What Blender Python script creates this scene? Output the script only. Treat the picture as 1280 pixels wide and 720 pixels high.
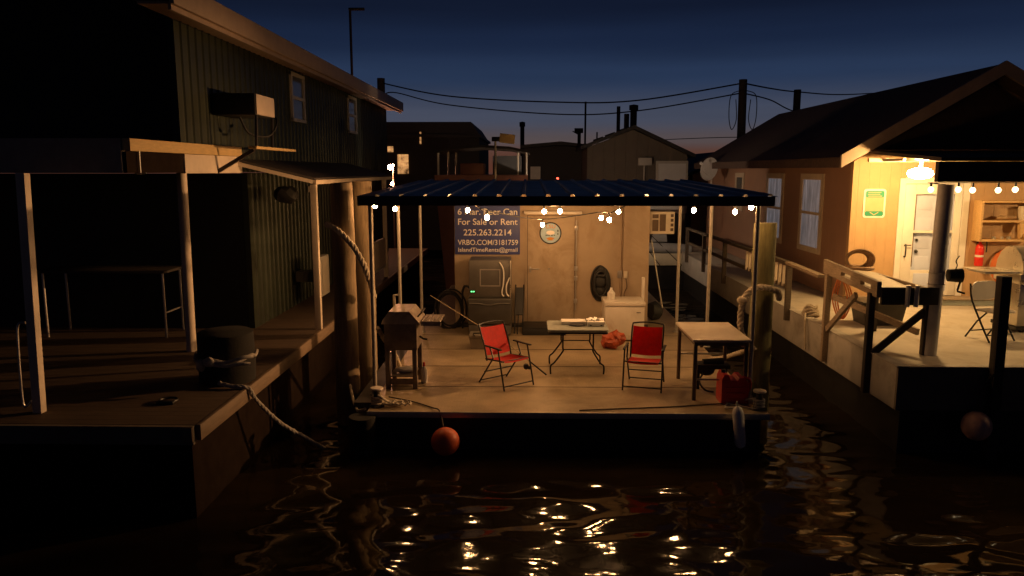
import bpy, bmesh, math, random
from mathutils import Vector, Matrix, Euler
random.seed(7)
R = math.radians
sc = bpy.context.scene
for o in list(bpy.data.objects): bpy.data.objects.remove(o)
col = sc.collection

# ------------------------------------------------------------------ camera
cam = bpy.data.objects.new('camera', bpy.data.cameras.new('camera')); col.objects.link(cam)
cam.location = (0, 0, 3.75)
cam.rotation_euler = (R(90 - 8.796), 0, R(1.192))
cam.data.sensor_width = 36; cam.data.lens = 950 / 1280 * 36
cam.data.clip_end = 3000
sc.camera = cam
# ------------------------------------------------------------------ sky (sun already below the horizon: no sun lamp lights this dusk)
w = bpy.data.worlds.new('World'); sc.world = w; w.use_nodes = True
wn = w.node_tree; wn.nodes.clear()
sky = wn.nodes.new('ShaderNodeTexSky'); sky.sky_type = 'NISHITA'; sky.sun_disc = False
sky.sun_elevation = R(-5); sky.sun_rotation = R(12); sky.altitude = 0
sky.air_density = 1.0; sky.dust_density = 1.0; sky.ozone_density = 4.0
# afterglow: the sky brightens and reddens towards the horizon, strongest over the place where the sun went down
tcw = wn.nodes.new('ShaderNodeTexCoord'); sxw = wn.nodes.new('ShaderNodeSeparateXYZ'); wn.links.new(tcw.outputs['Generated'], sxw.inputs[0])
rw = wn.nodes.new('ShaderNodeValToRGB'); wn.links.new(sxw.outputs['Z'], rw.inputs[0]); rw.color_ramp.interpolation = 'EASE'
lin = lambda v: ((v / 255 + .055) / 1.055) ** 2.4 if v > 10 else v / 255 / 12.92
stops = [(.0, (88, 50, 38)), (.021, (86, 56, 46)), (.038, (81, 71, 72)), (.066, (67, 72, 88)), (.117, (37, 51, 76)), (.16, (23, 34, 56)), (.2, (15, 22, 38)), (.5, (9, 14, 26)), (1, (7, 11, 20))]
while len(rw.color_ramp.elements) < len(stops): rw.color_ramp.elements.new(.5)
for e_, (p_, c_) in zip(rw.color_ramp.elements, stops): e_.position = p_; e_.color = (*[lin(v) for v in c_], 1)
azd = wn.nodes.new('ShaderNodeVectorMath'); azd.operation = 'DOT_PRODUCT'; wn.links.new(tcw.outputs['Generated'], azd.inputs[0])
azd.inputs[1].default_value = (math.sin(R(8)), math.cos(R(8)), 0)
azr = wn.nodes.new('ShaderNodeMapRange'); wn.links.new(azd.outputs['Value'], azr.inputs[0])
azr.inputs['From Min'].default_value = -.2; azr.inputs['From Max'].default_value = .95; azr.inputs['To Min'].default_value = .5; azr.inputs['To Max'].default_value = 1
cm = wn.nodes.new('ShaderNodeMapping'); cm.inputs['Scale'].default_value = (2.2, 2.2, 26); wn.links.new(tcw.outputs['Generated'], cm.inputs[0])
cn = wn.nodes.new('ShaderNodeTexNoise'); cn.inputs['Scale'].default_value = 1.6; cn.inputs['Detail'].default_value = 5; wn.links.new(cm.outputs[0], cn.inputs[0])
cr = wn.nodes.new('ShaderNodeMapRange'); cr.inputs['To Min'].default_value = .78; cr.inputs['To Max'].default_value = 1.2; wn.links.new(cn.outputs['Fac'], cr.inputs[0])
cmu = wn.nodes.new('ShaderNodeMath'); cmu.operation = 'MULTIPLY'; wn.links.new(cr.outputs[0], cmu.inputs[0]); wn.links.new(azr.outputs[0], cmu.inputs[1])
b2 = wn.nodes.new('ShaderNodeBackground'); wn.links.new(rw.outputs[0], b2.inputs['Color']); wn.links.new(cmu.outputs[0], b2.inputs['Strength'])
bg = wn.nodes.new('ShaderNodeBackground'); bg.inputs['Strength'].default_value = 0.12
ad = wn.nodes.new('ShaderNodeAddShader'); wo = wn.nodes.new('ShaderNodeOutputWorld')
wn.links.new(sky.outputs[0], bg.inputs['Color']); wn.links.new(bg.outputs[0], ad.inputs[0]); wn.links.new(b2.outputs[0], ad.inputs[1])
wn.links.new(ad.outputs[0], wo.inputs[0])
# ------------------------------------------------------------------ exposure / render
sc.view_settings.view_transform = 'Standard'; sc.view_settings.look = 'None'
sc.view_settings.exposure = 0; sc.view_settings.gamma = 1
sc.render.engine = 'CYCLES'
cy = sc.cycles
cy.use_denoising = True
cy.max_bounces = 6; cy.diffuse_bounces = 3; cy.glossy_bounces = 4; cy.transmission_bounces = 4
cy.sample_clamp_indirect = 4; cy.caustics_reflective = False; cy.caustics_refractive = False
try: cy.use_light_tree = True
except Exception: pass
BULB = 440      # string light bulbs
FLOOD = 370     # flood lamp on the right-hand house

# ------------------------------------------------------------------ materials
def mat(name, c, rough=.6, metal=0, var=.2, scale=5, bump=.0, bscale=60, stretch=(1, 1, 1), groove=None, gdepth=.6,
        dirt=None, dscale=1.2, emit=0, ecol=None, rvar=.12, ior=None, spec=None):
    m = bpy.data.materials.new(name); m.use_nodes = True
    nt = m.node_tree; L = nt.links.new; N = nt.nodes.new
    b = nt.nodes['Principled BSDF']
    tc = N('ShaderNodeTexCoord'); mp = N('ShaderNodeMapping'); mp.inputs['Scale'].default_value = stretch
    L(tc.outputs['Object'], mp.inputs[0])
    n1 = N('ShaderNodeTexNoise'); n1.inputs['Scale'].default_value = scale; n1.inputs['Detail'].default_value = 5
    n1.inputs['Roughness'].default_value = .65
    L(mp.outputs[0], n1.inputs[0])
    rp = N('ShaderNodeValToRGB')
    lo = [max(0, x * (1 - var)) for x in c]; hi = [min(1, x * (1 + var)) for x in c]
    rp.color_ramp.elements[0].position = .3; rp.color_ramp.elements[1].position = .72
    rp.color_ramp.elements[0].color = (*lo, 1); rp.color_ramp.elements[1].color = (*hi, 1)
    L(n1.outputs['Fac'], rp.inputs[0]); out = rp.outputs[0]
    if dirt:
        n2 = N('ShaderNodeTexNoise'); n2.inputs['Scale'].default_value = dscale; n2.inputs['Detail'].default_value = 7
        n2.inputs['Roughness'].default_value = .7; n2.inputs['Distortion'].default_value = .6
        L(mp.outputs[0], n2.inputs[0])
        r2 = N('ShaderNodeValToRGB'); r2.color_ramp.elements[0].position = .5; r2.color_ramp.elements[1].position = .68
        L(n2.outputs['Fac'], r2.inputs[0])
        mx = N('ShaderNodeMix'); mx.data_type = 'RGBA'
        L(r2.outputs[0], mx.inputs[0]); L(out, mx.inputs[6]); mx.inputs[7].default_value = (*dirt, 1)
        out = mx.outputs[2]
    L(out, b.inputs['Base Color'])
    mr = N('ShaderNodeMapRange'); mr.inputs['To Min'].default_value = max(.02, rough - rvar); mr.inputs['To Max'].default_value = min(1, rough + rvar)
    L(n1.outputs['Fac'], mr.inputs[0]); L(mr.outputs[0], b.inputs['Roughness'])
    b.inputs['Metallic'].default_value = metal
    if ior: b.inputs['IOR'].default_value = ior
    if spec is not None: b.inputs['Specular IOR Level'].default_value = spec
    prev = None
    if bump:
        n3 = N('ShaderNodeTexNoise'); n3.inputs['Scale'].default_value = bscale; n3.inputs['Detail'].default_value = 4
        L(mp.outputs[0], n3.inputs[0])
        bp = N('ShaderNodeBump'); bp.inputs['Strength'].default_value = bump; bp.inputs['Distance'].default_value = .01
        L(n3.outputs['Fac'], bp.inputs['Height']); prev = bp.outputs[0]
    if groove:
        ax, sp, wd = groove
        sx = N('ShaderNodeSeparateXYZ'); L(tc.outputs['Object'], sx.inputs[0])
        d = N('ShaderNodeMath'); d.operation = 'DIVIDE'; L(sx.outputs[ax], d.inputs[0]); d.inputs[1].default_value = sp
        fr = N('ShaderNodeMath'); fr.operation = 'PINGPONG'; L(d.outputs[0], fr.inputs[0]); fr.inputs[1].default_value = .5
        st = N('ShaderNodeMapRange'); L(fr.outputs[0], st.inputs[0]); st.inputs['From Min'].default_value = 0; st.inputs['From Max'].default_value = wd
        bp2 = N('ShaderNodeBump'); bp2.inputs['Strength'].default_value = gdepth; bp2.inputs['Distance'].default_value = .02
        L(st.outputs[0], bp2.inputs['Height'])
        if prev: L(prev, bp2.inputs['Normal'])
        prev = bp2.outputs[0]
    if prev: L(prev, b.inputs['Normal'])
    if emit:
        if var > .3:
            em = N('ShaderNodeMix'); em.data_type = 'RGBA'; em.blend_type = 'MULTIPLY'; em.inputs[0].default_value = 1
            L(out, em.inputs[6]); em.inputs[7].default_value = (*(ecol or c), 1); L(em.outputs[2], b.inputs['Emission Color'])
        b.inputs['Emission Color'].default_value = (*(ecol or c), 1); b.inputs['Emission Strength'].default_value = emit
    return m

def diamond(m, s=28, strength=.35):           # raised tread-plate pattern
    nt = m.node_tree; L = nt.links.new; N = nt.nodes.new; b = nt.nodes['Principled BSDF']
    tc = [n for n in nt.nodes if n.type == 'TEX_COORD'][0]
    mp = N('ShaderNodeMapping'); mp.inputs['Rotation'].default_value = (0, 0, R(45)); mp.inputs['Scale'].default_value = (s, s, s)
    L(tc.outputs['Object'], mp.inputs[0])
    v = N('ShaderNodeTexChecker'); v.inputs['Scale'].default_value = 1; L(mp.outputs[0], v.inputs[0])
    v.inputs[1].default_value = (0, 0, 0, 1); v.inputs[2].default_value = (1, 1, 1, 1)
    bp = N('ShaderNodeBump'); bp.inputs['Strength'].default_value = strength; bp.inputs['Distance'].default_value = .006
    L(v.outputs[0], bp.inputs['Height'])
    if b.inputs['Normal'].links: L(b.inputs['Normal'].links[0].from_socket, bp.inputs['Normal'])
    L(bp.outputs[0], b.inputs['Normal'])

MT = {}
def reg(k, *a, **kw): MT[k] = mat(k, *a, **kw)
reg('tread_deck', (.45, .35, .22), .36, .15, .18, 3, .12, 90, dirt=(.3, .22, .13), dscale=1.1); diamond(MT['tread_deck'])
reg('deck_trim', (.5, .46, .4), .4, .3, .2, 4, .05)
reg('hull_black', (.018, .017, .016), .55, 0, .4, 5, .1)
reg('cabin_wall', (.44, .34, .235), .6, 0, .08, 2.5, .05, 40, dirt=(.36, .26, .165), dscale=.9)
reg('cabin_door', (.46, .36, .25), .55, 0, .07, 3, .05, 50, dirt=(.34, .25, .155), dscale=1.6)
reg('galv', (.5, .48, .45), .35, .7, .15, 8, .05)
reg('pole_white', (.44, .40, .34), .4, .2, .12, 9, .04)
reg('blue_roof', (.03, .035, .047), .38, .25, .2, 3, .05)
reg('beam_dark', (.05, .045, .045), .5, .2, .2, 5, .05)
reg('red_mesh', (.62, .028, .02), .75, 0, .15, 14, .25, 260)
reg('black_metal', (.015, .015, .015), .42, .3, .2, 12)
reg('black_plastic', (.014, .014, .015), .5, 0, .25, 12, .1)
reg('sign_blue', (.055, .075, .26), .5, 0, .1, 3)
reg('letter_white', (.9, .88, .85), .5, 0, .05, 9)
reg('rubber_dark', (.02, .02, .02), .7, 0, .3, 9, .2)
reg('white_enamel', (.74, .69, .6), .35, 0, .07, 3, .03, dirt=(.55, .45, .34), dscale=1.4)
reg('white_plastic', (.75, .72, .66), .45, 0, .08, 6, .05)
reg('ivory', (.66, .58, .46), .5, 0, .08, 6)
reg('vent_brown', (.12, .08, .05), .6, 0, .15, 10)
reg('grey_steel', (.13, .122, .112), .4, .35, .15, 4, .04)
reg('grey_steel_dark', (.07, .066, .06), .45, .3, .15, 4, .04)
reg('panel_line', (.33, .31, .29), .4, .3, .1, 8)
reg('grill_steel', (.34, .28, .22), .35, .55, .25, 5, .06, dirt=(.16, .11, .07), dscale=3)
reg('grill_body', (.16, .125, .1), .5, .3, .3, 5, .08, dirt=(.07, .05, .04), dscale=3)
reg('weathered_wood', (.11, .085, .06), .8, 0, .35, 9, .35, 40, stretch=(1, 8, 8))
reg('old_wood_post', (.17, .13, .09), .85, 0, .35, 6, .4, 30, stretch=(6, 6, .6))
reg('green_pile', (.2, .185, .08), .85, 0, .3, 8, .5, 26, stretch=(6, 6, .5), dirt=(.12, .11, .05))
reg('brown_pile', (.24, .175, .1), .85, 0, .35, 7, .55, 26, stretch=(6, 6, .5), dirt=(.15, .11, .07))
reg('dark_pile', (.009, .008, .007), .95, 0, .4, 7, .4, 26)
reg('rope_pale', (.52, .45, .34), .9, 0, .25, 18, .8, 70, stretch=(1, 1, 1))
reg('rope_grey', (.36, .33, .29), .9, 0, .3, 18, .8, 70)
reg('rope_dark', (.05, .04, .03), .9, 0, .3, 18, .6, 70)
reg('orange_buoy', (.75, .13, .04), .45, 0, .12, 4, .1, dirt=(.4, .08, .03), dscale=3)
reg('pale_buoy', (.75, .45, .34), .6, 0, .2, 4, .1, dirt=(.3, .17, .12), dscale=3)
reg('fender_white', (.8, .77, .7), .5, 0, .15, 4, .05, dirt=(.35, .3, .25), dscale=3)
reg('jerry_red', (.55, .015, .02), .38, 0, .1, 6, .05)
reg('orange_bag', (.42, .075, .025), .5, 0, .25, 7, .5, 14)
reg('sink_top', (.66, .58, .47), .4, .1, .1, 5, .03, dirt=(.5, .4, .3), dscale=2)
reg('table_grey', (.23, .25, .22), .45, 0, .12, 6, .08, 120)
reg('rod_pale', (.55, .42, .26), .4, 0, .1, 9)
reg('tub_grey', (.2, .17, .13), .55, 0, .2, 6)
reg('glass_clear', (.6, .6, .58), .1, 0, .1, 6)
reg('green_led', (.1, .8, .2), .4, 0, 0, 5, emit=3, ecol=(.15, 1, .25))
reg('red_led', (.8, .05, .02), .4, 0, 0, 5, emit=6, ecol=(1, .08, .04))
# left house
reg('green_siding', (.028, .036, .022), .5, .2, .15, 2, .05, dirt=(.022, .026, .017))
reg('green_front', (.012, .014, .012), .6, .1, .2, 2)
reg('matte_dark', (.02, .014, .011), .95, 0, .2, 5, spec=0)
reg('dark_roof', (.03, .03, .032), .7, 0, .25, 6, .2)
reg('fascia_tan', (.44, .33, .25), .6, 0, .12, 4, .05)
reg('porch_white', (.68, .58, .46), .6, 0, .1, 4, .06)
reg('raw_lumber', (.6, .42, .18), .7, 0, .15, 6, .15, 40, stretch=(8, 1, 8))
reg('grey_beam', (.3, .28, .26), .7, 0, .15, 6)
reg('dock_boards', (.09, .057, .035), .75, 0, .25, 3, .2, 40, stretch=(1, 7, 1), groove=(1, .145, .05), dirt=(.06, .04, .025))
reg('dock_edge', (.2, .14, .09), .7, 0, .2, 5, .15, 40, stretch=(6, 1, 6), dirt=(.14, .095, .06))
reg('window_pane_dark', (.05, .055, .06), .12, 0, .1, 3)
reg('window_pane_dusk', (.12, .13, .15), .08, 0, .1, 3)
reg('frame_white', (.55, .52, .47), .5, 0, .08, 6)
reg('awning_dark', (.05, .04, .035), .65, 0, .3, 6, .1)
reg('ac_white', (.6, .5, .4), .5, 0, .1, 5)
# right house
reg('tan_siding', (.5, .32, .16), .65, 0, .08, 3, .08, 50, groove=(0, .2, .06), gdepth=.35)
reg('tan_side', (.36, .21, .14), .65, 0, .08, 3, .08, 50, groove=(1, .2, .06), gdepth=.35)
reg('shingle_brown', (.1, .065, .05), .85, 0, .35, 12, .4, 30, groove=(1, .3, .05), gdepth=.3)
reg('porch_roof_dark', (.06, .04, .032), .85, 0, .35, 9, .3)
reg('trim_tan', (.6, .5, .38), .6, 0, .1, 5)
reg('barge_tan', (.4, .3, .22), .65, 0, .12, 5)
reg('trim_white', (.78, .74, .66), .5, 0, .06, 5)
reg('door_cool_tint', (.55, .6, .76), .45, 0, .04, 5)  # bluish tint puts cool indoor light into the white inner door's colour
reg('pane_lit', (.5, .52, .56), .25, 0, .5, 2, stretch=(3, 4, .6), emit=.2, ecol=(.62, .6, .64))
reg('concrete_deck', (.55, .5, .42), .75, 0, .12, 2, .12, 60, dirt=(.4, .34, .26), dscale=1.1)
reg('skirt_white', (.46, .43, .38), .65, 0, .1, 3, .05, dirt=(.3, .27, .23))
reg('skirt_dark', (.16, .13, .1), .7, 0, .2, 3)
reg('step_grey', (.3, .33, .3), .7, 0, .1, 4)
reg('pipe_grey', (.58, .55, .52), .5, 0, .15, 5, .08)
reg('station_wood', (.33, .25, .17), .75, 0, .3, 7, .25, 40, stretch=(7, 1, 7))
reg('station_dark', (.045, .036, .03), .8, 0, .3, 7, .25, 40)
reg('station_top', (.55, .46, .33), .6, 0, .15, 4, .08, dirt=(.35, .27, .18))
reg('shelf_pine', (.62, .4, .17), .6, 0, .18, 6, .1, 40, stretch=(1, 8, 8))
reg('steel_bright', (.62, .58, .5), .3, .75, .1, 4)
reg('chair_plastic', (.66, .62, .55), .5, 0, .05, 6)
reg('ext_red', (.7, .03, .02), .3, 0, .06, 6)
reg('hose_orange', (.7, .2, .05), .5, 0, .1, 8)
reg('sign_green', (.02, .27, .14), .5, 0, .12, 6)
reg('sign_tan', (.62, .4, .2), .5, 0, .08, 6)
reg('tote_grey', (.06, .055, .05), .6, 0, .2, 6)
reg('basket_tan', (.35, .22, .12), .8, 0, .3, 12, .4)
reg('cardboard', (.45, .3, .16), .8, 0, .15, 5)
# background
reg('grey_siding', (.14, .118, .095), .75, 0, .12, 3, .05, groove=(0, .4, .06), gdepth=.6)
reg('dark_siding', (.03, .028, .028), .8, 0, .2, 3)
reg('dark_structure', (.025, .024, .024), .8, 0, .2, 3)
reg('boat_red', (.3, .13, .09), .6, 0, .15, 3)
reg('tarp_grey', (.34, .35, .36), .7, 0, .15, 3, .2, 8)
reg('boat_cream', (.6, .54, .4), .5, 0, .1, 3)
reg('dish_white', (.75, .75, .75), .35, 0, .05, 4)
reg('wire_black', (.008, .008, .009), .6, 0, .1, 5)
reg('pole_dark', (.06, .045, .035), .85, 0, .3, 6, .3)
reg('lit_window', (.6, .4, .25), .5, 0, .95, 4.5, emit=1.0, ecol=(1, .62, .34))
reg('warm_bulb', (1, .8, .5), .4, 0, 0, 5, emit=BULB, ecol=(1, .5, .19))
reg('pale_bulb', (1, .85, .6), .4, 0, 0, 5, emit=4, ecol=(1, .78, .45))
reg('flood_glow', (1, .85, .55), .4, 0, 0, 5, emit=FLOOD, ecol=(1, .58, .21))
reg('porch_glow', (1, .85, .55), .4, 0, 0, 5, emit=800, ecol=(1, .6, .25))
reg('added_fill_glow', (1, .9, .7), .4, 0, 0, 5, emit=700, ecol=(1, .7, .45))  # glow of the added lamp behind the cabin
reg('pink_lamp', (1, .5, .4), .4, 0, 0, 5, emit=220, ecol=(1, .42, .22))

# ------------------------------------------------------------------ mesh helper
def origin_of(o):
    while o.parent: o = o.parent
    return o.location.copy()

class MB:
    def __init__(s): s.bm = bmesh.new()
    def box(s, x0, x1, y0, y1, z0, z1, bev=0):
        return s.obox(((x0 + x1) / 2, (y0 + y1) / 2, (z0 + z1) / 2), (abs(x1 - x0), abs(y1 - y0), abs(z1 - z0)), None, bev)
    def obox(s, c, size, rot=None, bev=0):
        m = Matrix.Translation(c)
        if rot: m = m @ Euler(rot).to_matrix().to_4x4()
        m = m @ Matrix.Diagonal((*size, 1))
        r = bmesh.ops.create_cube(s.bm, size=1, matrix=m)
        if bev:
            es = list({e for v in r['verts'] for e in v.link_edges})
            bmesh.ops.bevel(s.bm, geom=es, offset=bev, segments=2, profile=.5, affect='EDGES')
        return s
    def beam(s, p0, p1, wd, ht, up=(0, 0, 1), bev=0):      # rectangular bar between two points
        p0 = Vector(p0); p1 = Vector(p1); d = p1 - p0; z = d.normalized(); u = Vector(up)
        if abs(z.dot(u)) > .98: u = Vector((0, 1, 0))
        x = u.cross(z).normalized(); y = z.cross(x)
        m = Matrix((x, y, z)).transposed().to_4x4(); m.translation = (p0 + p1) / 2
        m = m @ Matrix.Diagonal((wd, ht, d.length, 1))
        r = bmesh.ops.create_cube(s.bm, size=1, matrix=m)
        if bev:
            es = list({e for v in r['verts'] for e in v.link_edges})
            bmesh.ops.bevel(s.bm, geom=es, offset=bev, segments=2, profile=.5, affect='EDGES')
        return s
    def loft(s, A, B):                                     # two point loops of equal length -> closed solid
        a = [s.bm.verts.new(p) for p in A]; b = [s.bm.verts.new(p) for p in B]; n = len(a)
        for i in range(n): s.bm.faces.new((a[i], a[(i + 1) % n], b[(i + 1) % n], b[i]))
        s.bm.faces.new(a[::-1]); s.bm.faces.new(b)
        return s
    def prism(s, pts, ax, a0, a1):
        f = {'x': lambda p, a: (a, p[0], p[1]), 'y': lambda p, a: (p[0], a, p[1]), 'z': lambda p, a: (p[0], p[1], a)}[ax]
        return s.loft([f(p, a0) for p in pts], [f(p, a1) for p in pts])
    def slab(s, quad, t):                                  # 4 corners and a thickness vector
        t = Vector(t); q = [Vector(p) for p in quad]
        return s.loft(q, [p + t for p in q])
    def tube(s, pts, r, seg=8, closed=False, cap=True):
        P = [Vector(p) for p in pts]; n = len(P)
        rr = r if isinstance(r, (list, tuple)) else [r] * n
        T = []
        for i in range(n):
            if closed: t = P[(i + 1) % n] - P[i - 1]
            else: t = P[min(i + 1, n - 1)] - P[max(i - 1, 0)]
            T.append(t.normalized())
        u = Vector((0, 0, 1)) if abs(T[0].z) < .9 else Vector((0, 1, 0))
        x = T[0].cross(u).normalized(); rings = []
        for i in range(n):
            x = (x - T[i] * x.dot(T[i])).normalized(); y = T[i].cross(x)
            rings.append([s.bm.verts.new(P[i] + (x * math.cos(k * 2 * math.pi / seg) + y * math.sin(k * 2 * math.pi / seg)) * rr[i]) for k in range(seg)])
        for i in range(n if closed else n - 1):
            A = rings[i]; B = rings[(i + 1) % n]
            for k in range(seg): s.bm.faces.new((A[k], A[(k + 1) % seg], B[(k + 1) % seg], B[k]))
        if not closed and cap:
            s.bm.faces.new(rings[0][::-1]); s.bm.faces.new(rings[-1])
        return s
    def cyl(s, p0, p1, r0, r1=None, seg=16): return s.tube([p0, p1], [r0, r0 if r1 is None else r1], seg)
    def lathe(s, prof, c=(0, 0, 0), seg=20):
        rings = [[s.bm.verts.new((c[0] + max(r, .0004) * math.cos(6.28319 * k / seg), c[1] + max(r, .0004) * math.sin(6.28319 * k / seg), c[2] + z)) for k in range(seg)] for r, z in prof]
        for A, B in zip(rings, rings[1:]):
            for k in range(seg): s.bm.faces.new((A[k], A[(k + 1) % seg], B[(k + 1) % seg], B[k]))
        s.bm.faces.new(rings[0][::-1]); s.bm.faces.new(rings[-1])
        return s
    def rope(s, pts, r, pitch=.22, wob=.004):              # three twisted strands along a path
        P = [Vector(p) for p in pts]; Q = [P[0]]; 
        for a, b in zip(P, P[1:]):
            n = max(1, int((b - a).length / (pitch / 7)))
            Q += [a.lerp(b, i / n) for i in range(1, n + 1)]
        S = [[], [], []]; L = 0; x = None
        for i, p in enumerate(Q):
            t = (Q[min(i + 1, len(Q) - 1)] - Q[max(i - 1, 0)]).normalized()
            if x is None: x = t.cross(Vector((0, 0, 1)) if abs(t.z) < .9 else Vector((0, 1, 0))).normalized()
            x = (x - t * x.dot(t)).normalized(); y = t.cross(x)
            if i: L += (p - Q[i - 1]).length
            for k in range(3):
                a = 6.28319 * (L / pitch + k / 3); S[k].append(p + (x * math.cos(a) + y * math.sin(a)) * r * .42 + Vector((random.uniform(-1, 1), random.uniform(-1, 1), random.uniform(-1, 1))) * wob)
        for k in range(3): s.tube(S[k], r * .63, 8)
        return s
    def ball(s, c, r, sc3=(1, 1, 1), rot=None, sub=2):
        m = Matrix.Translation(c)
        if rot: m = m @ Euler(rot).to_matrix().to_4x4()
        bmesh.ops.create_icosphere(s.bm, subdivisions=sub, radius=r, matrix=m @ Matrix.Diagonal((*sc3, 1)))
        return s
    def lumps(s, amt, freq=3, seed=0):
        from mathutils import noise
        for v in s.bm.verts: v.co += noise.noise_vector(v.co * freq + Vector((seed, seed * 2, 0))) * amt
        return s
    def build(s, name, m, parent=None, smooth=True, ang=35):
        me = bpy.data.meshes.new(name); bm = s.bm
        bmesh.ops.recalc_face_normals(bm, faces=bm.faces)
        if parent is None:
            xs = [v.co for v in bm.verts]
            o0 = Vector(((min(v.x for v in xs) + max(v.x for v in xs)) / 2, (min(v.y for v in xs) + max(v.y for v in xs)) / 2, min(v.z for v in xs)))
        else: o0 = origin_of(parent)
        bmesh.ops.translate(bm, vec=-o0, verts=bm.verts)
        bm.to_mesh(me); bm.free()
        if smooth:
            me.shade_smooth(); me.set_sharp_from_angle(angle=R(ang))
        me.materials.append(MT[m] if isinstance(m, str) else m)
        o = bpy.data.objects.new(name, me); col.objects.link(o)
        if parent is None: o.location = o0
        else: o.parent = parent
        return o

def tag(o, label=None, cat=None, group=None, kind=None):
    if label: o['label'] = label
    if cat: o['category'] = cat
    if group: o['group'] = group
    if kind: o['kind'] = kind
    return o
def thing(name, label, cat, loc=(0, 0, 0), group=None):
    o = bpy.data.objects.new(name, None); col.objects.link(o); o.location = loc; o.empty_display_size = .2
    return tag(o, label, cat, group)
def copy_tree(o, parent=None):
    c = o.copy(); col.objects.link(c)
    if parent: c.parent = parent
    for ch in [x for x in bpy.data.objects if x.parent == o]: copy_tree(ch, c)
    return c
def curve(pts, n=8, closed=False):                         # Catmull-Rom through points
    P = [Vector(p) for p in pts]; out = []
    k = len(P); rng = range(k if closed else k - 1)
    for i in rng:
        p0 = P[i - 1] if (closed or i > 0) else P[0]; p1 = P[i]; p2 = P[(i + 1) % k]
        p3 = P[(i + 2) % k] if (closed or i + 2 < k) else P[-1]
        for j in range(n):
            t = j / n
            out.append(.5 * ((2 * p1) + (p2 - p0) * t + (2 * p0 - 5 * p1 + 4 * p2 - p3) * t * t + (3 * p1 - p0 - 3 * p2 + p3) * t ** 3))
    if not closed: out.append(P[-1])
    return out
def ring(c, r, ax, n=24, a0=0, a1=2 * math.pi, sx=1, sy=1):
    o = []
    for i in range(n):
        a = a0 + (a1 - a0) * i / n; u, v = r * sx * math.cos(a), r * sy * math.sin(a)
        o.append((c[0], c[1] + u, c[2] + v) if ax == 'x' else (c[0] + u, c[1], c[2] + v) if ax == 'y' else (c[0] + u, c[1] + v, c[2]))
    return o
def lettering(txt, x0, x1, z, h, y, m, parent, name='lettering', bold=.008):    # text facing -Y, fitted to a width and a cap height
    cu = bpy.data.curves.new('lettering', 'FONT'); cu.body = txt; cu.size = 1; cu.extrude = .008; cu.offset = bold
    tmp = bpy.data.objects.new('tmp_text', cu); col.objects.link(tmp)
    dg = bpy.context.evaluated_depsgraph_get(); me = bpy.data.meshes.new_from_object(tmp.evaluated_get(dg))
    bpy.data.objects.remove(tmp); bpy.data.curves.remove(cu)
    xs = [v.co.x for v in me.vertices]; a, b = min(xs), max(xs)
    s = (x1 - x0) / (b - a); o0 = origin_of(parent)
    for v in me.vertices:
        q = Vector((x0 + (v.co.x - a) * s, y - v.co.z * .3, z + v.co.y * h / .7)); v.co = q - o0
    me.materials.append(MT[m]); me.name = name
    o = bpy.data.objects.new(name, me); col.objects.link(o); o.parent = parent
    return o

# ================================================================== WATER
def water():
    import numpy as np
    rng = np.random.default_rng(5)
    xs = np.concatenate([np.array([-900, -200, -60]), np.linspace(-14, 15, 620), np.array([60, 200, 900])])
    ys = np.concatenate([np.array([-300, -60, -8]), np.linspace(2.5, 32, 620), np.array([60, 200, 1500])])
    X, Y = np.meshgrid(xs, ys); Z = np.zeros_like(X)
    for i in range(46):
        lam = .24 * (2.6 / .24) ** (i / 45); a = rng.normal(.08, .42)
        k = 2 * math.pi / lam; ph = rng.random() * 6.28
        wob = .5 * np.sin(X * .9 + i) + .5 * np.sin(Y * .8 + 2 * i)
        slope = .0145 if lam < .9 else .0085
        Z += slope / k * np.sin(k * (np.sin(a) * X + np.cos(a) * Y) + ph + wob)
    Z *= 1 + .9 * np.clip((X - 3.4) / 1.6, 0, 1) * np.clip((11 - Y) / 2, 0, 1)      # a livelier patch off the right-hand dock
    fade = np.clip((np.minimum(X + 14, 15 - X)) / 1.5, 0, 1) * np.clip(np.minimum(Y - 2.5, 32 - Y) / 1.5, 0, 1)
    Z *= fade
    me = bpy.data.meshes.new('water'); nx, ny = len(xs), len(ys)
    idx = np.arange(nx * ny).reshape(ny, nx)
    q = np.stack([idx[:-1, :-1], idx[:-1, 1:], idx[1:, 1:], idx[1:, :-1]], -1).reshape(-1, 4)
    me.from_pydata(np.stack([X, Y, Z], -1).reshape(-1, 3).tolist(), [], q.tolist())
    me.shade_smooth()
    m = mat('water', (.02, .013, .006),   .05, 0, .2, 1, .16, 7, rvar=.01, ior=1.33)
    me.materials.append(m); o = bpy.data.objects.new('water', me); col.objects.link(o); o['kind'] = 'structure'
water()

# ================================================================== CENTRE HOUSEBOAT
hb = thing('houseboat', 'low houseboat with tan cabin wall and blue ribbed canopy over its lit front deck', 'houseboat', (.5, 12.6, 0))
MB().box(-2.05, 3.13, 9.86, 21, -.25, .535).build('hull', 'hull_black', hb)
MB().box(-2.15, 3.22, 9.8, 21.1, .53, .55).build('deck', 'tread_deck', hb)
t = MB(); t.box(-2.155, 3.225, 9.778, 9.8, .47, .553, .004); t.build('deck_edge', 'deck_trim', hb)
# seams between the deck plates
for y in (11.0, 12.2, 13.4, 14.6): MB().box(-2.14, 3.21, y, y + .014, .551, .554).build('plate_seam', 'weathered_wood', hb)
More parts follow.
